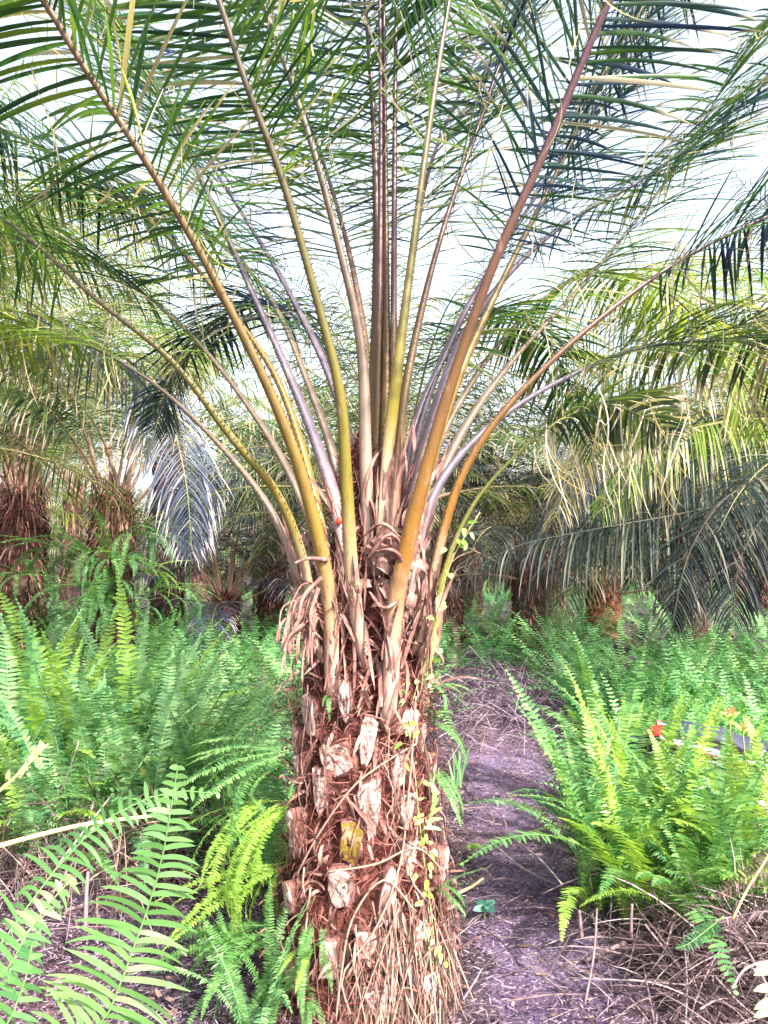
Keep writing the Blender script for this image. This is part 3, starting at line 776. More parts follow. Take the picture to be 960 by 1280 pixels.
custom_fern('fern', 'large near fern in the lower left corner, pale frond slanting up to the right', (-.48, 1.15, 0), [
    ([(60, 1400, 1.2), (125, 1290, 1.22), (165, 1190, 1.24), (200, 1085, 1.27), (222, 960, 1.3)], (.1, -1, .35), 'fern_pale', 78, .125, .8, .0044, .25),
    ([(-60, 1290, 1.35), (10, 1170, 1.45), (75, 1080, 1.52), (140, 1020, 1.58), (210, 990, 1.62), (272, 992, 1.65)], (0, -.6, .8), 'fern_pale', 70, .09, 1.8, .0042, .3),
    ([(-120, 1420, 1.0), (-160, 1300, .95), (-200, 1180, .9)], (.4, -1, .35), 'fern_pale', 30, .08, .6, .008, 0),
])
custom_fern('fern', 'bright lime green fern with broad lobes in the bottom left corner', (-.62, 1.3, 0), [
    ([(-60, 1330, 1.3), (5, 1220, 1.34), (45, 1150, 1.37), (88, 1100, 1.4)], (0, -1, .15), 'fern', 44, .11, .6, .0045, .3),
    ([(-60, 1390, 1.2), (0, 1300, 1.22), (30, 1230, 1.24), (40, 1180, 1.25)], (.1, -1, .15), 'fern', 44, .11, .6, .0045, .3),
])

# ferns living on the main trunk
EG = 'small ferns rooted on the big palm trunk'
def epiphyte(px, py, label, mat, n, s, az, lean):
    p, nn = surf(px, py, .02)
    fern_plant(p[0], p[1], label, mat, n, s, EG, z=p[2], lean=lean, az=az, spread=.35)
epiphyte(352, 935, 'fern cascading down the left side of the trunk below the dry flower stalks', 'fern', 14, 0.46, math.pi * 1.05, 1.3)
epiphyte(345, 1005, 'light green fern hanging on the left side of the trunk at mid height', 'fern_lime', 16, 0.48, math.pi * 1.1, 1.5)
epiphyte(338, 1085, 'bright fern on the left side of the trunk, lower down', 'fern_lime', 16, 0.48, math.pi * 1.1, 1.5)
epiphyte(335, 1160, 'fern near the bottom left of the trunk reaching over the bare ground', 'fern_pale', 14, 0.48, math.pi * 1.15, 1.3)
epiphyte(395, 1150, 'pale fern with hanging fronds on the front of the trunk near the ground', 'fern_pale', 6, .3, -1.7, 1.9)
epiphyte(408, 878, 'two-frond pale fern high on the front of the trunk under the crown', 'fern_pale', 3, .16, -1.4, .2)
epiphyte(532, 905, 'pale fern on the right side of the trunk just under the crown', 'fern_pale', 7, .24, -.5, .9)
epiphyte(540, 960, 'drooping pale fern at mid height on the right side of the trunk', 'fern_pale', 5, .25, -.6, 1.7)
epiphyte(380, 1240, 'small fern at the very foot of the trunk in front', 'fern_pale', 5, .22, -1.6, 1.2)


epiphyte(360, 900, 'small light fern at the top left of the trunk below the dry flower stalks', 'fern_pale', 7, .26, math.pi * 1.1, .8)
epiphyte(350, 960, 'small green fern on the left edge of the trunk above the bright yellow-green ones', 'fern', 7, .26, math.pi * 1.1, .9)
epiphyte(545, 1110, 'small fern low on the right edge of the trunk above the hanging roots', 'fern_pale', 6, .2, -.4, .9)
epiphyte(538, 860, 'small green fern high on the right edge of the trunk by the crown', 'fern', 6, .2, -.4, .7)
epiphyte(385, 1185, 'bright little fern near the bottom of the trunk, left of the hanging roots', 'fern_lime', 6, .22, -2.0, 1.2)


# undergrowth that reads as one mass
def fern_mass(name, label, pts_fn, n, mat, Lr=(.45, .85), npair=15, pin=.06, wv=.013, m=2):
    """many fern fronds as one object (nobody could count them); vectorised over fronds"""
    xy = pts_fn(n); n = len(xy)
    z = h(xy[:, 0], xy[:, 1])
    az = uni(0, 2 * math.pi, n); rad_ = np.stack([np.cos(az), np.sin(az), 0 * az], 1)
    L = uni(*Lr, n); el = uni(.9, 1.5, n); arch = uni(.4, 2.0, n); K = npair
    mb = MB(); p = np.stack([xy[:, 0], xy[:, 1], z], 1)
    cr = uni(0, 1, n)
    for i in range(K):
        u = i / (K - 1); e = el - arch * u
        T = rad_ * np.cos(e)[:, None] + np.array([0, 0, 1]) * np.sin(e)[:, None]
        N = -rad_ * np.sin(e)[:, None] + np.array([0, 0, 1]) * np.cos(e)[:, None]
        p = p + T * (L / K)[:, None]
        if u > .12:
            for sd in (-1, 1):
                S = np.cross(T, N) * sd
                pl = pin * np.interp(u, [0, .3, .7, 1], [.6, 1, .8, .25])
                ribbons(mb, p, S + T * .35 + N * uni(-.15, .2, (n, 1)), nrm(N + .4 * uni(-1, 1, (n, 3))), pl * uni(.8, 1.2, n) * (L / .65), wv * (L / .65) * (1.15 - .4 * u), .5, m=m, shape='b', fold=0, r=np.clip(cr + uni(-.15, .15, n), 0, 1))
    o = mb.build(name, M[mat]); tag(o, label, 'ferns', kind='stuff')
    return o


def off_path(xy):
    l = np.interp(xy[:, 1], [1.2, 2.6, 3.5, 5, 7, 9.6, 9.7], [.10, .22, .30, .42, .5, .6, 9]) - .1
    r = np.interp(xy[:, 1], [1.2, 2.6, 3.5, 5, 7, 9.6, 9.7], [.85, .95, .98, 1.08, 1.5, 1.8, 9]) + .1
    return xy[(xy[:, 0] < l) | (xy[:, 0] > r)]


def far_pts(n):
    y = 7.0 + 33 * RNG.uniform(0, 1, n) ** 1.7; x = uni(-.62, .62, n) * y * 1.15
    return off_path(np.stack([x, y], 1))


def left_pts(n):
    y = uni(3.9, 8.0, n); x = -uni(.13, .62, n) * y * 1.1
    return np.stack([x, y], 1)


def right_pts(n):
    y = uni(3.5, 7.6, n); x = uni(.25, .62, n) * y * 1.1
    k = ~((x > 1.25) & (x < 2.8) & (y > 3.4) & (y < 5.5)) | (RNG.random(n) < .04)
    return off_path(np.stack([x[k], y[k]], 1))


fern_mass('fern_undergrowth', 'dense sea of green ferns covering the ground beyond the path', far_pts, 6800, 'fern_mass', (.55, 1.05), 22, .055, .008)
fern_mass('fern_undergrowth', 'blue-green ferns filling the bed between the near left ferns and the rear trunks', left_pts, 1800, 'fern_cool', (.45, .8), 22, .055, .009)
fern_mass('fern_undergrowth', 'dense ferns filling the bed around the motorbike', right_pts, 1700, 'fern_mass', (.45, .75), 22, .05, .009)

fern_mass('withered_fern_growth', 'withered brown fern fronds mixed into the left bed', left_pts, 260, 'fern_dead', (.4, .7), 20, .05, .006)
fern_mass('withered_fern_growth', 'withered brown fern fronds mixed into the distant ferns', far_pts, 500, 'fern_dead', (.5, .8))

# ------------------------------------------------------------------ litter and dead stems (stuff)
def litter(name, label, n, xr, yr, mat, L=(.01, .05), W=(.0008, .003), zt=(0, .02), flat=.12, mask=None, droop=.0, cat='leaf litter'):
    x = uni(*xr, n); y = uni(*yr, n)
    if mask is not None:
        k = mask(x, y); x, y = x[k], y[k]; n = len(x)
    z = h(x, y) + uni(*zt, n) + .02
    D = np.stack([uni(-1, 1, n), uni(-1, 1, n), uni(-flat, flat, n)], 1)
    mb = MB(); ribbons(mb, np.stack([x, y, z], 1), D, nrm(np.stack([uni(-.4, .4, n), uni(-.6, .2, n), np.ones(n)], 1)), uni(*L, n), uni(*W, n), droop, m=3, shape='x', fold=0, curl=uni(-.8, .8, n))
    o = mb.build(name, M[mat]); return tag(o, label, cat, kind='stuff')


def onpath(x, y):
    l = np.interp(y, [1.2, 2.6, 3.5, 5, 7, 9.6], [.10, .22, .30, .42, .5, .6]); r = np.interp(y, [1.2, 2.6, 3.5, 5, 7, 9.6], [.85, .95, .98, 1.08, 1.5, 1.8])
    return (x > l - .05) & (x < r + .05)


litter('leaf_litter', 'pinkish mauve chips and shreds strewn over the trodden path', 30000, (.05, 1.9), (2.0, 9), 'twig_mauve', (.006, .05), (.0004, .0019), (0, .012), mask=onpath)
litter('leaf_litter', 'mauve-grey plant shreds on the bare hollow at lower left', 16000, (-1.5, .1), (2.1, 3.9), 'twig_mauve', (.006, .035), (.0004, .0018), (0, .01))
litter('leaf_litter', 'curled brown dead leaflets scattered over the path and the hollow', 1500, (-1.5, 1.9), (2.1, 8), 'fern_dead', (.02, .06), (.003, .008), (0, .015), mask=lambda x, y: onpath(x, y) | (x < .1))
litter('leaf_litter', 'long dry stalks lying along and across the path', 900, (.1, 1.5), (2.2, 9), 'twig', (.08, .3), (.0012, .003), (0, .03), mask=onpath)


def deadheap(name, label, n, cx, cy, sx, sy, hz, mat, L=(.08, .35), W=(.0009, .0028), flat=.8, cat='dead stems'):
    x = RNG.normal(cx, sx, n); y = RNG.normal(cy, sy, n)
    z = h(x, y) + np.abs(RNG.normal(0, hz, n)) * np.exp(-(((x - cx) / sx) ** 2 + ((y - cy) / sy) ** 2) / 4)
    D = np.stack([uni(-1, 1, n), uni(-1, 1, n), uni(-flat, flat, n)], 1)
    mb = MB(); ribbons(mb, np.stack([x, y, z], 1), D, uni(-1, 1, (n, 3)), uni(*L, n), uni(*W, n), uni(0, .8, n), m=4, shape='x', fold=0, curl=uni(-.6, .6, n))
    for _ in range(n // 22):
        a = RNG.normal(cx, sx * .9); b = RNG.normal(cy, sy * .9); zz = float(h(a, b)) + abs(RNG.normal(0, hz))
        d = nrm(uni(-1, 1, 3) * [1, 1, .6]); ln = uni(.12, .45)
        c, _l = spline([(a, b, zz), np.array([a, b, zz]) + d * ln * .5 + uni(-.02, .02, 3), np.array([a, b, zz]) + d * ln], 8)
        tube(mb, c, uni(.0015, .004), ns=5, r=float(uni(0, 1)))
    return tag(mb.build(name, M[mat]), label, cat, kind='stuff')


deadheap('dead_stem_heap', 'tangled heap of grey-brown dead twigs and fern stalks at lower right', 2400, 1.22, 2.72, .26, .24, .10, 'twig')
deadheap('dead_stem_heap', 'reddish dead stalks under the right-hand ferns', 900, 1.5, 3.4, .5, .22, .14, 'twig')
deadheap('dead_stem_heap', 'reddish brown dead fern stalks under the left bed', 2600, -1.5, 3.75, .45, .25, .17, 'twig')
deadheap('dead_stem_heap', 'pale dry stalks standing in front of the left fern bed', 500, -1.2, 3.6, .4, .2, .2, 'fibre_tan', flat=2.0)
deadheap('dead_stem_heap', 'dark dead stalks around the bare hollow left of the trunk', 900, -.8, 3.9, .22, .25, .1, 'twig')
deadheap('dead_stem_heap', 'brown dead grass behind the trunk between the left bed and the path', 1500, -.75, 7.0, .5, .5, .2, 'fibre_tan', L=(.15, .5), flat=1.6)
deadheap('dead_stem_heap', 'pinkish dead fern stalks heaped where the path ends', 2200, 1.0, 7.6, .45, .7, .14, 'twig_mauve', L=(.1, .4), W=(.0015, .004))

# dead fronds
def dead_frond(label, ct, pin, npair, ref=(0, -.5, 1), mat='fern_dead', wv=.004, dr=.5):
    mb = MB(); frond_geo(mb, [P(*q) for q in ct], ref, npair, pin, dr, wv, 3, rad=.0035, r0=.1, shape='l')
    return tag(mb.build('dead_fern_frond', M[mat]), label, 'dead frond', 'withered fern fronds')
dead_frond('brown withered fern frond pointing left above the twig heap at the right edge', [(985, 1050, 2.5), (950, 1085, 2.55), (915, 1108, 2.6), (890, 1122, 2.62)], .06, 22)
dead_frond('grey withered fern frond lying at the right edge under the brown one', [(985, 1140, 2.4), (950, 1140, 2.45), (920, 1145, 2.5), (895, 1150, 2.5)], .05, 18, mat='twig')
dead_frond('pale green curled fern frond lying on the twig heap', [(905, 1145, 2.5), (880, 1165, 2.5), (860, 1180, 2.48), (845, 1185, 2.47)], .035, 22, mat='fern', wv=.003)
dead_frond('big pinkish dry frond lying at the far end of the path, midrib towards the viewer', [(655, 945, 6.2), (656, 915, 6.6), (655, 890, 7.1), (652, 866, 7.8)], .26, 26, mat='twig_mauve', wv=.006, ref=(0, -.4, 1))
dead_frond('second dry frond on the path end, left of the big pinkish one', [(600, 940, 6.2), (606, 915, 6.6), (600, 890, 7.2), (590, 870, 7.8)], .22, 24, mat='fern_dead', wv=.006)

# sticks and stems
def stick(name, label, ct, r0, r1, mat, cat='stem', ns=7):
    mb = MB(); c, _l = spline([P(*q) for q in ct], 20); tube(mb, c, np.linspace(r0, r1, 20), ns=ns, r=.7)
    return tag(mb.build(name, M[mat]), label, cat)
stick('dry_stem', 'long tan bare stem slanting in from the left edge in front of the fern bed', [(-30, 1066, 1.9), (40, 1046, 1.95), (110, 1030, 2.0), (190, 1020, 2.05)], .006, .004, 'cane')
stick('stick', 'pale broken stick lying on the litter below the hanging fern frond', [(733, 1200, 2.9), (755, 1190, 2.9), (782, 1178, 2.92)], .009, .007, 'twig', 'stick')
stick('stick', 'short upright grey stub beside the hanging fern frond', [(727, 1172, 2.95), (725, 1150, 2.95), (724, 1138, 2.95)], .008, .006, 'twig', 'stick')
stick('stick', 'second grey stub standing right of the hanging fern frond', [(789, 1175, 2.8), (789, 1150, 2.8), (790, 1130, 2.8)], .006, .005, 'twig', 'stick')
stick('stick', 'pale stick lying across the path near the trunk', [(570, 1118, 3.5), (590, 1108, 3.55), (604, 1098, 3.6)], .007, .005, 'cane', 'stick')
stick('dry_stem', 'grey vertical stalk standing in front of the left fern bed', [(107, 1160, 2.9), (108, 1120, 2.92), (110, 1090, 2.95)], .008, .006, 'twig')
stick('dry_stem', 'thin olive stem leaning at the right edge above the twig heap', [(915, 1150, 2.5), (935, 1110, 2.5), (960, 1070, 2.5), (985, 1020, 2.5)], .004, .003, 'cane')

# stem with white buds, left edge
mb = MB(); c, _l = spline([P(-20, 1005, 1.5), P(20, 970, 1.52), P(60, 930, 1.55)], 16); tube(mb, c, np.linspace(.004, .002, 16), ns=6, r=.6)
e = tag(mb.build('budding_stem', M['stem']), 'pale stem with small whitish buds at the left edge', 'stem')
mb = MB()
for k in range(9):
    p = c[6 + k] + uni(-.006, .006, 3); ribbons(mb, [p], [(uni(-.5, .5), -.3, 1)], [(0, -1, 0)], .02, .005, 0, m=3, shape='b', fold=.4)
mb.build('bud', M['paleleaf'], e)


# broadleaf seedlings
def sprig(name, label, base, leaves, mat, stem_pts=None, cat='seedling', mat_top=None):
    e = empty(name, tuple(base), label, cat)
    mb = MB(); c, _l = spline(stem_pts, 12); tube(mb, c, np.linspace(.004, .002, 12), ns=6, r=.4); mb.build('stem', M['stem'], e)
    for (p, d, L, W, mt) in leaves:
        mb = MB(); ribbons(mb, [p], [d], [nrm(np.array([.1, -.8, .6]))], L, W, .6, m=6, shape='l', fold=.25); mb.build('leaf', M[mt], e)
    return e
def radial_leaves(top, n, L, W, mt, el=.4, jit=.3):
    return [(top + np.array([0, 0, -.012 * (i // 3)]), np.array([math.cos(i * 2.4), math.sin(i * 2.4), el + uni(-jit, jit)]), L * uni(.8, 1.1), W, mt) for i in range(n)]

b = P(605, 1150, 3.35); sprig('seedling', 'small blue-green seedling growing alone on the path', (b[0], b[1], b[2]), radial_leaves(P(607, 1132, 3.35), 7, .05, .014, 'bluegreen'), None, [b, P(607, 1132, 3.35)])
b = P(590, 1068, 4.0); sprig('seedling', 'tiny yellowish seedling on the path close to the trunk', tuple(b), radial_leaves(P(592, 1058, 4.0), 5, .045, .012, 'fern_lime'), None, [b, P(592, 1056, 4.0)])
b = P(922, 1000, 3.6)
lv = radial_leaves(P(911, 900, 3.6), 5, .075, .010, 'fern_lime', 1.2) + radial_leaves(P(914, 950, 3.6), 7, .065, .010, 'fern', .8) + [(P(915, 893, 3.58), (.1, -.1, 1), .04, .010, 'redleaf'), (P(911, 893, 3.58), (-.3, -.1, 1), .035, .008, 'redleaf')]
sprig('seedling', 'slender seedling with two red young leaves at its tip in front of the motorbike', tuple(b), lv, None, [b, P(914, 960, 3.6), P(913, 890, 3.6)])
b = P(940, 1000, 3.4)
lv = radial_leaves(P(928, 914, 3.4), 4, .06, .010, 'fern_lime', .8) + [(P(928, 912, 3.38), (0, -.1, 1), .032, .008, 'redleaf')] + radial_leaves(P(932, 950, 3.4), 5, .05, .008, 'fern', .6)
sprig('seedling', 'second seedling with one orange-red leaf, right of the taller red-tipped one', tuple(b), lv, None, [b, P(932, 950, 3.4), P(928, 908, 3.4)])
p0, nn = surf(528, 1045, .03)
top = P(545, 1005, 2.46)
sprig('broadleaf_plant', 'pale green strap-leaved plant growing out of the right side of the trunk', tuple(p0), [(P(530 + i * 3, 1035 - i * 7, 2.46), (math.cos(.2 + i * .33), -.25, math.sin(.1 + i * .33) + .1), .055, .006, 'paleleaf') for i in range(7)], None, [p0, P(535, 1025, 2.46), top], cat='plant')
b = P(1010, 1290, 1.9)
sprig('broadleaf_plant', 'pale yellow-green lance leaves poking in at the bottom right corner', tuple(b), [(P(985, yy, 1.9), (-1, -.1, el), .085, .011, 'paleleaf') for yy, el in ((1212, .15), (1238, .3), (1250, .05), (1262, .1), (1205, .1))], None, [b, P(988, 1262, 1.9), P(985, 1205, 1.9)], cat='plant')
b = P(575, 985, 3.6); mbl = [(P(572 + uni(-6, 6), 985, 3.6), (uni(-.2, .2), -.1, 1), uni(.12, .2), .004, 'fern_cool') for _ in range(14)]
sprig('grass_tuft', 'dark green grass tuft right behind the trunk at the path edge', tuple(b), mbl, None, [b, P(574, 950, 3.6)], cat='grass tuft')

# climbing vine leaves on the trunk front
e = empty('climbing_vine', tuple(surf(520, 900, .03)[0]), 'thin climbing vine with small oval leaves on the right front of the trunk', 'vine')
mb = MB(); c, _l = spline([surf(x, y, .05)[0] for x, y in ((548, 1230), (540, 1150), (528, 1060), (520, 980), (512, 900), (530, 830))] + [P(545, 770, 2.5), P(565, 700, 2.48), P(600, 640, 2.46)], 50); tube(mb, c, .0018, ns=5, r=.6); mb.build('stem', M['stem'], e)
for k in range(70):
    p = c[int(uni(2, 49))] + uni(-.03, .03, 3) * [1.2, .2, 1]
    mb = MB(); ribbons(mb, [p + [0, -.015, 0]], [(uni(-1, 1), -.3, uni(-1.2, .3))], [(0, -1, .3)], uni(.015, .035), uni(.004, .008), .4, m=4, shape='b', fold=.2); mb.build('leaf', M['fern_lime' if k % 3 else 'paleleaf'], e)


# ------------------------------------------------------------------ background palms
def local_arc(L, el, arch):
    a = el; p = np.zeros(3); pts = [p.copy()]
    for i in range(9):
        p = p + np.array([math.cos(a), 0, math.sin(a)]) * L / 9; pts.append(p.copy()); a -= arch / 9 * (.4 + 1.3 * i / 8)
    return pts


PROTO = {}
for mt in ('palm_far', 'palm_dark', 'palm_violet', 'palm_lime'):
    PROTO[mt] = []
    for el, arch in ((1.45, .6), (1.3, 1.1), (1.1, 1.4), (.85, 1.5), (.6, 1.5), (.25, 1.3), (1.2, 1.9)):
        mr, ml = palm_frond(local_arc(3.2, el, arch), (-.8, 0, .6), .035, .26, .62, 62, 1.3, m=5, spines=False, ns=6, jitter=.4)
        PROTO[mt].append((mr.mesh('far_rachis', M['rachis_far']), ml.mesh('far_leaflets', M[mt])))


def far_palm(px, Y, zc, label, mt='palm_far', nf=22, s=1.0, R0=.26, group='oil palms standing behind', fern=True, tmat='bg_trunk', custom=(), vmax=6):
    x = (px - 480) / F * Y; z0 = float(h(x, Y))
    e = empty('oil_palm', (x, Y, z0), label, 'palm tree', group)
    H = zc - z0
    mb = MB(); zs = np.linspace(-.05, H + .12, 46); ns = 30
    an = np.linspace(0, 2 * math.pi, ns, endpoint=False); V = []
    ph = uni(0, 50)
    for z in zs:
        rb = R0 * np.interp(z / H, [0, .2, .85, 1, 1.4], [1.15, 1, .95, .75, .3])
        for a in an:
            saw = abs(math.sin(z * 22 + a * 2)) * abs(math.sin(a * 4 - z * 9)) * .05
            k = mnoise.fractal(Vector((math.cos(a) * 2 + ph, math.sin(a) * 2, z * 5)), 1, 2, 4)
            rr = rb * (1 + .10 * k) + saw
            V.append((rr * math.cos(a), rr * math.sin(a), z))
    i = np.arange(len(zs) - 1)[:, None] * ns; j = np.arange(ns)[None]; j2 = (j + 1) % ns
    mb.add(V, np.stack([i + j, i + j2, i + ns + j2, i + ns + j], -1).reshape(-1, 4), 0, .5)
    mb.build('trunk', M[tmat], e).location = (0, 0, 0)
    mb = MB(); n = 2200; a = uni(0, 2 * math.pi, n); z = H * np.where(RNG.random(n) < .4, uni(.75, 1.1, n), uni(.02, 1.0, n))
    Nn = np.stack([np.cos(a), np.sin(a), 0 * a], 1); B = Nn * (R0 * .85) + np.array([0, 0, 1]) * z[:, None]
    ribbons(mb, B, Nn * uni(.1, .8, (n, 1)) + np.array([0, 0, 1]) * uni(-1, 1, (n, 1)), Nn, uni(.08, .28, n), uni(.003, .009, n), 1.0, m=3, shape='x', fold=0)
    tag(mb.build('fibre', M['frayed'], e), kind='stuff').location = (0, 0, 0)
    off = uni(0, 6)
    for k in range(nf):
        u = k / nf
        vi = min(vmax, int(u * (vmax + .6))) if (k % 7 or vmax < 6) else 6
        mr, ml = PROTO[mt][vi]
        a = off + k * 2.39996
        fr = link('frond', mr, e, (math.cos(a) * R0 * .35, math.sin(a) * R0 * .35, H - .05 - .15 * u)); fr.rotation_euler = (uni(-.1, .1), uni(-.08, .12), a)
        q = s * uni(.85, 1.1); fr.scale = (q, q, q)
        link('leaflets', ml, fr, (0, 0, 0))
    for ct, lm, ll, dr in custom:
        pts = [P(*q) for q in ct]
        mr, ml = palm_frond(pts, nrm(np.array([0, -.3, 1.0])), .03, .25, ll, 66, dr, m=6, spines=False, hang=.35)
        fr = mr.build('frond', M['rachis_dark' if lm == 'palm_dark' else 'rachis_far'], e); fr.location = -e.location
        ml.build('leaflets', M[lm], fr).location = (0, 0, 0)
    return e


far_palm(28, 8.6, 2.15, 'oil palm at the left edge with a dark fibrous trunk and erect fronds', 'palm_far', 16, .85, .24, vmax=3)
far_palm(140, 8.0, 2.05, 'oil palm second from left, red frayed crown base and trunk wrapped in ferns', 'palm_far', 13, .85, .2, vmax=3, custom=[
    ([(160, 620, 7.9), (165, 520, 7.6), (185, 470, 7.3), (212, 520, 7.0), (232, 600, 6.8), (240, 690, 6.7)], 'palm_violet', .75, 1.8),
    ([(130, 610, 7.9), (100, 560, 7.6), (50, 500, 7.3), (-20, 460, 7.0), (-90, 470, 6.8)], 'palm_far', .7, 1.5),
    ([(150, 610, 7.9), (125, 540, 7.6), (85, 490, 7.3), (30, 450, 7.0), (-60, 440, 6.6)], 'palm_far', .5, 1.2)])
far_palm(-190, 5.6, 2.5, 'oil palm outside the left edge, only its drooping fronds reaching in', 'palm_far', 18, .9, .27, custom=[
    ([(-150, 470, 5.5), (-60, 395, 5.3), (10, 388, 5.1), (75, 405, 5.0), (150, 455, 4.9), (210, 520, 4.9)], 'palm_dark', .6, 1.6)])
far_palm(283, 13.5, .85, 'short young oil palm with a reddish trunk between the rear ferns', 'palm_violet', 24, .9, .22, custom=[
    ([(283, 680, 13.4), (310, 600, 13.0), (350, 590, 12.5), (385, 640, 12.0), (395, 710, 11.8)], 'palm_dark', 1.0, 1.8),
    ([(283, 680, 13.4), (270, 600, 13.0), (240, 590, 12.5), (215, 640, 12.0), (205, 720, 11.8)], 'palm_dark', 1.0, 1.8),
    ([(283, 680, 13.4), (320, 570, 13.0), (380, 560, 12.0), (430, 620, 11.4)], 'palm_far', .9, 1.6)])
far_palm(752, 15.0, 1.0, 'short oil palm with an orange-brown trunk right of the main palm', 'palm_far', 18, .9, .30, tmat='bg_orange')
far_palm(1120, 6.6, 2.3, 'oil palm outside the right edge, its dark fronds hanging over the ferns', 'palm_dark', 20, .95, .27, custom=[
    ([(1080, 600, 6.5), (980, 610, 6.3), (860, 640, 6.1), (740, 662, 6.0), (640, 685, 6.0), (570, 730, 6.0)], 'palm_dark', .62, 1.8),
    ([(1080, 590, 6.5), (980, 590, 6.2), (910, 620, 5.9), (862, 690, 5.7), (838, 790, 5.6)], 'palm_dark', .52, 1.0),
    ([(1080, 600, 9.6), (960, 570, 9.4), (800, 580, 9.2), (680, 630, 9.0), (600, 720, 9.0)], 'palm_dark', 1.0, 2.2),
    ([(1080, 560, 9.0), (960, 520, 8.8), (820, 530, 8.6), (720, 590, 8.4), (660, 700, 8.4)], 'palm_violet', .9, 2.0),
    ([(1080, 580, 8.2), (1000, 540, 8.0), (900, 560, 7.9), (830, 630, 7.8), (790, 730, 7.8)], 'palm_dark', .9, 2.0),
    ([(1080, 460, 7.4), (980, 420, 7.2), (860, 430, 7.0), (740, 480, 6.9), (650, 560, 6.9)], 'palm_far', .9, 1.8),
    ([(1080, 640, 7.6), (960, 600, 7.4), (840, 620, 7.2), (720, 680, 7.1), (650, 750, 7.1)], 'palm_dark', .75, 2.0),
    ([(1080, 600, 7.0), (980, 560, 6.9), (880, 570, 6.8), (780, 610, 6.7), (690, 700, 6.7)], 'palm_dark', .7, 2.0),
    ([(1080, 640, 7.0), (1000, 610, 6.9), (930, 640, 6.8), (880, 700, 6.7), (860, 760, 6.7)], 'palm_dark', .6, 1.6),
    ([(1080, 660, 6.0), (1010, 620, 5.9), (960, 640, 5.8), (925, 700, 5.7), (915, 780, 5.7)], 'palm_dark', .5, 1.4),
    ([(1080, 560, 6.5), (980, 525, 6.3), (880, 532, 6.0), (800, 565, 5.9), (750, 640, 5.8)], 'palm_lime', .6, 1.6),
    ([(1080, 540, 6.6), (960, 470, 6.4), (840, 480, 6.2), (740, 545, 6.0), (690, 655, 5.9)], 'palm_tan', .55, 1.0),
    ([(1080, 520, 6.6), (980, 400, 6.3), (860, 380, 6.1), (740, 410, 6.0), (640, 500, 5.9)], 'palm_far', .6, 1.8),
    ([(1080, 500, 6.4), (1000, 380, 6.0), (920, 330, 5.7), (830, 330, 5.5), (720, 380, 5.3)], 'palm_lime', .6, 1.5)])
far_palm(500, 9.5, 2.3, 'oil palm right behind the main palm, its trunk hidden by the front one', 'palm_far', 30, 1.0, .22, custom=[
    ([(600, 560, 10.9), (640, 500, 10.5), (700, 520, 10.2), (730, 600, 10.0), (735, 700, 10.0)], 'palm_dark', .8, 1.6)])
far_palm(430, 12.5, 2.2, 'oil palm in the second row hidden behind the main trunk, fronds showing at its left', 'palm_far', 30, .95, .22, custom=[
    ([(390, 600, 11.4), (340, 560, 11.0), (290, 570, 10.6), (250, 620, 10.3), (235, 690, 10.2)], 'palm_violet', .8, 1.5)])
far_palm(860, 12.0, 1.9, 'oil palm in the second row near the right edge, pale drooping fronds', 'palm_far', 30, 1.0, .24)
far_palm(-120, 8.5, 3.5, 'oil palm beyond the left edge, its green fronds reaching in above the dark trunk', 'palm_lime', 26, 1.2, .24)
far_palm(26, 12.5, 4.0, 'tall oil palm behind the two left trunks, its crown above theirs', 'palm_lime', 26, 1.15, .24)
far_palm(1010, 10.0, 2.6, 'tall oil palm behind the right edge, pale crown above the dark fronds', 'palm_lime', 26, 1.1, .24)
far_palm(210, 15.0, 3.9, 'tall oil palm of the rear left row, crown above its neighbours', 'palm_lime', 22, 1.2, .28)
BGR = 'oil palms in the distant rows'
BGL = 'distant oil palm of the rear rows, seen only as a crown between nearer fronds'
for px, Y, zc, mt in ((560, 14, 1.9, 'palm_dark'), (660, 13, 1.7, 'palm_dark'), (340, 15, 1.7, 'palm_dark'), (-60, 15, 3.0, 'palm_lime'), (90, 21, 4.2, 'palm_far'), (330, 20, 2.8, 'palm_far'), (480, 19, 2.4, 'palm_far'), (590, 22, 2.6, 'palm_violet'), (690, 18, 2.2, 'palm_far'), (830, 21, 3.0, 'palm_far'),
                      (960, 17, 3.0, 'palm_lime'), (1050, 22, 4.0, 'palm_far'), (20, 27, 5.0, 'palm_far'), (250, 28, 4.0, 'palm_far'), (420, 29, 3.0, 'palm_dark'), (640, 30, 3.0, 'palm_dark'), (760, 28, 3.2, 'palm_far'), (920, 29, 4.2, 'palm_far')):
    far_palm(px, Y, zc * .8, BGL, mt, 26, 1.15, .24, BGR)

# ferns wrapped round the second trunk from left
for (px, py, s, az, lb) in ((150, 700, .8, -1.2, 'fern spilling over the middle front of the second trunk from left'), (112, 770, .9, -2.4, 'low fern on the left side of the second trunk from left'), (15, 770, .7, -1.2, 'low fern on the dark trunk at the left edge'), (105, 690, .9, math.pi, 'fern on the left side of the second trunk from left'), (165, 670, .8, -.4, 'fern on the right side of the second trunk from left, under its frayed crown'), (130, 740, .9, -1.7, 'fern hanging on the front of the second trunk from left'), (190, 740, .8, -.3, 'low fern on the right side of the second trunk from left'), (30, 720, .7, -1.5, 'sparse fern on the dark trunk at the left edge')):
    p = P(px, py, 7.7 if px > 60 else 8.2)
    fern_plant(p[0], p[1], lb, 'fern_pale' if px < 120 else 'fern', 11, s, 'ferns on the rear trunks', z=p[2], lean=.8, az=az, spread=.6)


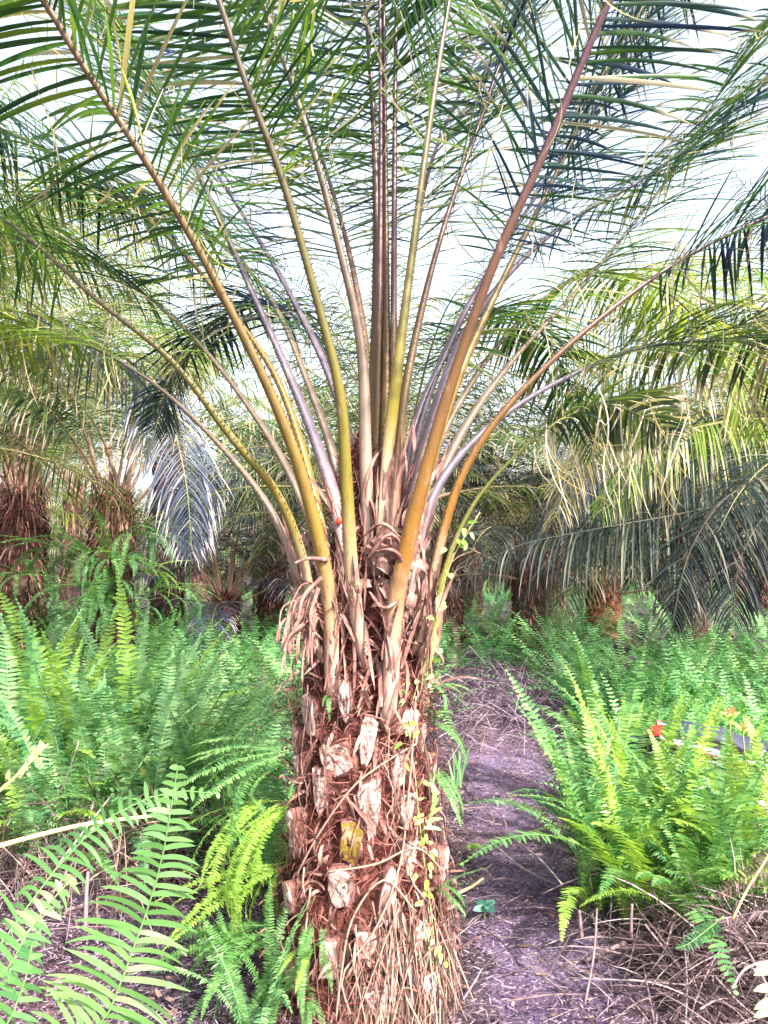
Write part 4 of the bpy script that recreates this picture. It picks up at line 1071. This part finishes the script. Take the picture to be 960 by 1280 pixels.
for k in range(22):
    a = RNG.normal(-1.5, .9); zz = uni(.25, 1.55)
    q = P(140, 700, 8.0)
    fern_plant(q[0] + .24 * math.cos(a), 8.0 + .24 * math.sin(a), 'small fern among the many that wrap the second trunk from left', random.choice(['fern', 'fern_lime', 'fern_cool']), 7, .55, 'small ferns wrapping the second trunk', z=zz, lean=.7, az=a, spread=.6)
for k in range(9):
    a = RNG.normal(-1.5, .9); zz = uni(.25, 1.2)
    q = P(28, 700, 8.6)
    fern_plant(q[0] + .26 * math.cos(a), 8.6 + .26 * math.sin(a), 'small fern among those dotting the dark trunk at the left edge', random.choice(['fern', 'fern_cool']), 6, .4, 'small ferns dotting the leftmost trunk', z=zz, lean=.9, az=a, spread=.6)


# far-off vegetation closing the view
def distant():
    mb = MB(); n = 1500
    Y = uni(32, 46, n); x = uni(-.75, .75, n) * Y; z = uni(-.8, 3.8, n)
    az = uni(0, 2 * math.pi, n)
    for j in range(26):
        u = j / 25; el = 1.0 - 1.9 * u
        d = np.stack([np.cos(az) * math.cos(el), np.sin(az) * math.cos(el), np.full(n, math.sin(el))], 1)
        p = np.stack([x, Y, z], 1) + np.stack([np.cos(az) * u * 2.6, np.sin(az) * u * 2.6, np.full(n, .9 * math.sin(u * 2.6))], 1)
        for sd in (-1, 1):
            S = np.stack([-np.sin(az), np.cos(az), 0 * az], 1) * sd
            ribbons(mb, p, S + d * .5 + [0, 0, -.4], [0, .2, 1], uni(.5, .9, n), .035, 1.2, m=2, shape='l', fold=0)
    tag(mb.build('distant_vegetation', M['palm_far']), 'far-off mass of palm crowns closing the view at the horizon', 'vegetation', kind='stuff')
distant()


# ------------------------------------------------------------------ motorbike behind the right-hand ferns
def motorbike():
    red = solid('bike_red', [(0, (.55, .02, .03)), (1, (.6, .03, .05))], nscale=5, bump=0, rough=.3)
    white = solid('bike_white', [(0, (.72, .7, .74)), (1, (.8, .78, .8))], nscale=5, bump=0, rough=.3)
    black = solid('bike_black', [(0, (.02, .02, .03)), (1, (.05, .05, .07))], nscale=30, bump=.1, rough=.45)
    blue = solid('bike_seat', [(0, (.018, .02, .045)), (1, (.05, .055, .09))], nscale=30, bump=.3, rough=.7, spec=.25)
    steel = solid('bike_steel', [(0, (.35, .35, .37)), (1, (.5, .5, .52))], nscale=30, bump=0, rough=.3, metal=1)
    lamp = solid('bike_tail_lens', [(0, (.6, .02, .02)), (1, (.7, .05, .03))], nscale=30, bump=0, rough=.2)
    x0, y0 = P(905, 900, 4.8)[0], 4.8
    z0 = float(h(x0, y0)) - .02
    e = empty('motorbike', (x0, y0, z0), 'red and white motorbike with a dark seat, half hidden behind the right-hand ferns', 'motorbike', rz=R(-14))
    e.rotation_euler = (R(10), R(7), R(-14))
    def part(name, mb, mat, par=None, smooth=True):
        return link(name, mb.mesh(name, mat, smooth), par or e, (0, 0, 0))
    def loft(mb, secs, ns=12, sq=2.6):
        rings = []
        an = np.linspace(0, 2 * math.pi, ns, endpoint=False)
        for (x, zc, hw, hh) in secs:
            ca, sa = np.cos(an), np.sin(an)
            rings.append(np.stack([np.full(ns, x), hw * np.sign(ca) * np.abs(ca) ** (2 / sq), zc + hh * np.sign(sa) * np.abs(sa) ** (2 / sq)], 1))
        V = np.array(rings); k = len(secs); i = np.arange(k - 1)[:, None] * ns; j = np.arange(ns)[None]; j2 = (j + 1) % ns
        mb.add(V.reshape(-1, 3), np.stack([i + j, i + ns + j, i + ns + j2, i + j2], -1).reshape(-1, 4), 0, .5)
    # local x: tail at -, front at +
    m = MB(); loft(m, [(-.42, .69, .02, .01), (-.40, .69, .08, .02), (-.24, .688, .10, .03), (-.06, .68, .105, .03), (-.04, .668, .10, .022), (0, .65, .105, .025), (.2, .645, .10, .025), (.33, .655, .06, .03), (.36, .66, .01, .01)]); part('seat', m, blue)
    for sd in (-1, 1):
        m = MB(); V = []
        top = [(-.46, .66), (-.3, .645), (-.1, .62), (.1, .61), (.3, .60), (.42, .56)]; bot = [(-.44, .60), (-.3, .54), (-.1, .47), (.1, .42), (.3, .40), (.42, .42)]
        for (a, b), (c, d) in zip(top, bot): V += [(a, sd * .115, b), (a * .5 + c * .5, sd * .15, (b + d) / 2), (c, sd * .12, d), (c, sd * .09, d), (a, sd * .085, b)]
        q = [(i * 5 + j, i * 5 + (j + 1) % 5, i * 5 + 5 + (j + 1) % 5, i * 5 + 5 + j) for i in range(5) for j in range(5)]
        m.add(V, q, 0, .5); pn = part('side_panel', m, white)
        for (x1, x2, za, zb, wd, mt, nm) in ((-.44, .34, .628, .555, .014, red, 'red_stripe'), (-.36, .3, .585, .495, .008, black, 'black_stripe'), (-.46, -.36, .635, .615, .02, red, 'red_stripe')):
            m = MB(); xs = np.linspace(x1, x2, 8); zc = np.linspace(za, zb, 8)
            V = np.concatenate([np.stack([xs, np.full(8, sd * .158), zc + wd], 1), np.stack([xs, np.full(8, sd * .158), zc - wd], 1), np.stack([xs, np.full(8, sd * .12), zc + wd], 1), np.stack([xs, np.full(8, sd * .12), zc - wd], 1)])
            q = [(i, i + 1, i + 9, i + 8) for i in range(7)] + [(i, i + 1, i + 17, i + 16) for i in range(7)] + [(i + 8, i + 9, i + 25, i + 24) for i in range(7)]
            m.add(V, q, 0, .5); part(nm, m, mt, pn)
    m = MB(); loft(m, [(-.53, .63, .01, .01), (-.52, .635, .045, .025), (-.47, .645, .06, .03), (-.44, .65, .05, .03)]); part('tail_light', m, lamp)
    m = MB(); loft(m, [(.34, .60, .05, .06), (.42, .62, .07, .09), (.52, .68, .08, .12), (.60, .78, .07, .1), (.64, .86, .05, .04)]); part('front_cowl', m, red)
    m = MB(); loft(m, [(-.15, .33, .06, .06), (0, .32, .11, .1), (.2, .32, .12, .1), (.3, .34, .05, .05)]); part('engine', m, steel)
    m = MB(); tube(m, spline([(.2, -.13, .26), (0, -.15, .24), (-.35, -.16, .3), (-.6, -.16, .34)], 20)[0], np.concatenate([np.full(8, .016), np.full(12, .034)]), ns=10); part('exhaust', m, steel)
    m = MB(); tube(m, spline([(.62, -.3, .98), (.6, -.15, .95), (.6, 0, .93), (.6, .15, .95), (.62, .3, .98)], 20)[0], .012, ns=8); hb = part('handlebar', m, black)
    for sd in (-1, 1):
        m = MB(); tube(m, [(.56, sd * .24, .97), (.57, sd * .27, 1.06), (.58, sd * .3, 1.1)], .006, ns=6); loft(m, [(.56, 1.12, .001, .001), (.57, 1.12, .06, .04), (.59, 1.12, .05, .035), (.6, 1.12, .001, .001)])
        v = m.v[-1]; v[:, 1] += sd * .3; part('mirror', m, black, hb)
    for wx in (-.52, .72):
        w = MB(); a = np.linspace(0, 2 * math.pi, 13)
        lathe(w, np.stack([.255 + .035 * np.cos(a), .035 * np.sin(a)], 1), 36, (wx, 0, .29), axis='y'); wh = part('wheel', w, black)
        w = MB(); lathe(w, [(.235, -.02), (.215, -.022), (.21, 0), (.215, .022), (.235, .02)], 36, (wx, 0, .29), axis='y'); lathe(w, [(.001, -.05), (.04, -.05), (.04, .05), (.001, .05)], 14, (wx, 0, .29), axis='y')
        for k in range(10):
            an = k * math.pi / 5; tube(w, [(wx + .035 * math.cos(an), 0, .29 + .035 * math.sin(an)), (wx + .22 * math.cos(an), 0, .29 + .22 * math.sin(an))], .004, ns=5)
        part('rim', w, steel, wh)
    m = MB()
    for pts in ([(-.52, .06, .29), (-.3, .07, .4), (0, .05, .36)], [(-.52, -.06, .29), (-.3, -.07, .4), (0, -.05, .36)], [(.72, .05, .29), (.66, .05, .55), (.58, .03, .9)], [(.72, -.05, .29), (.66, -.05, .55), (.58, -.03, .9)], [(.56, 0, .8), (.3, 0, .5), (.1, 0, .4)], [(-.4, 0, .6), (-.1, 0, .5), (.3, 0, .5)]):
        tube(m, spline(pts, 10)[0], .016, ns=8)
    part('frame', m, black)
    for wx in (-.52, .72):
        m = MB(); an = np.linspace(.4, 2.6, 12); ring = []
        for a in an:
            for yy in (-.05, 0, .05): ring.append((wx + (.315 - abs(yy) * .3) * math.cos(a), yy, .29 + (.315 - abs(yy) * .3) * math.sin(a)))
        m.add(ring, [(i * 3 + j, i * 3 + j + 1, i * 3 + j + 4, i * 3 + j + 3) for i in range(11) for j in range(2)], 0, .5); part('mudguard', m, red if wx > 0 else black)
motorbike()

# ------------------------------------------------------------------ camera, sky, sun
cam = bpy.data.cameras.new('camera'); co = bpy.data.objects.new('camera', cam); COL.objects.link(co)
co.location = (0, 0, CAM_Z); co.rotation_euler = (math.pi / 2 + PITCH, 0, 0)
cam.sensor_fit = 'VERTICAL'; cam.sensor_height = 32; cam.sensor_width = 32; cam.lens = 25; cam.clip_end = 2000; cam.clip_start = .05
scene.camera = co

SUN_EL, SUN_AZ = R(40), R(146)     # azimuth measured clockwise from +Y: behind the camera, a little left
w = bpy.data.worlds.new('World'); scene.world = w; w.use_nodes = True
nt = w.node_tree; bg = nt.nodes['Background']
sky = nt.nodes.new('ShaderNodeTexSky'); sky.sky_type = 'NISHITA'; sky.sun_disc = False
sky.sun_elevation = SUN_EL; sky.sun_rotation = SUN_AZ; sky.air_density = 1.0; sky.dust_density = 4.0; sky.ozone_density = 1.0
hs = nt.nodes.new('ShaderNodeHueSaturation'); hs.inputs['Saturation'].default_value = .55; nt.links.new(sky.outputs[0], hs.inputs['Color']); nt.links.new(hs.outputs[0], bg.inputs[0]); bg.inputs[1].default_value = .15
sl = bpy.data.lights.new('sun', 'SUN'); so = bpy.data.objects.new('sun', sl); COL.objects.link(so)
sl.energy = 4.0; sl.angle = R(2); sl.color = (1, .93, .84)
d = Vector((math.sin(SUN_AZ) * math.cos(SUN_EL), math.cos(SUN_AZ) * math.cos(SUN_EL), math.sin(SUN_EL)))
so.rotation_euler = d.to_track_quat('Z', 'Y').to_euler()

vs = scene.view_settings
scene.display_settings.display_device = 'sRGB'
vs.view_transform = 'Standard'; vs.look = 'None'; vs.gamma = 1; vs.exposure = 2.0; vs.use_curve_mapping = False
cy = scene.cycles
cy.max_bounces = 6; cy.diffuse_bounces = 4; cy.glossy_bounces = 2; cy.transmission_bounces = 4
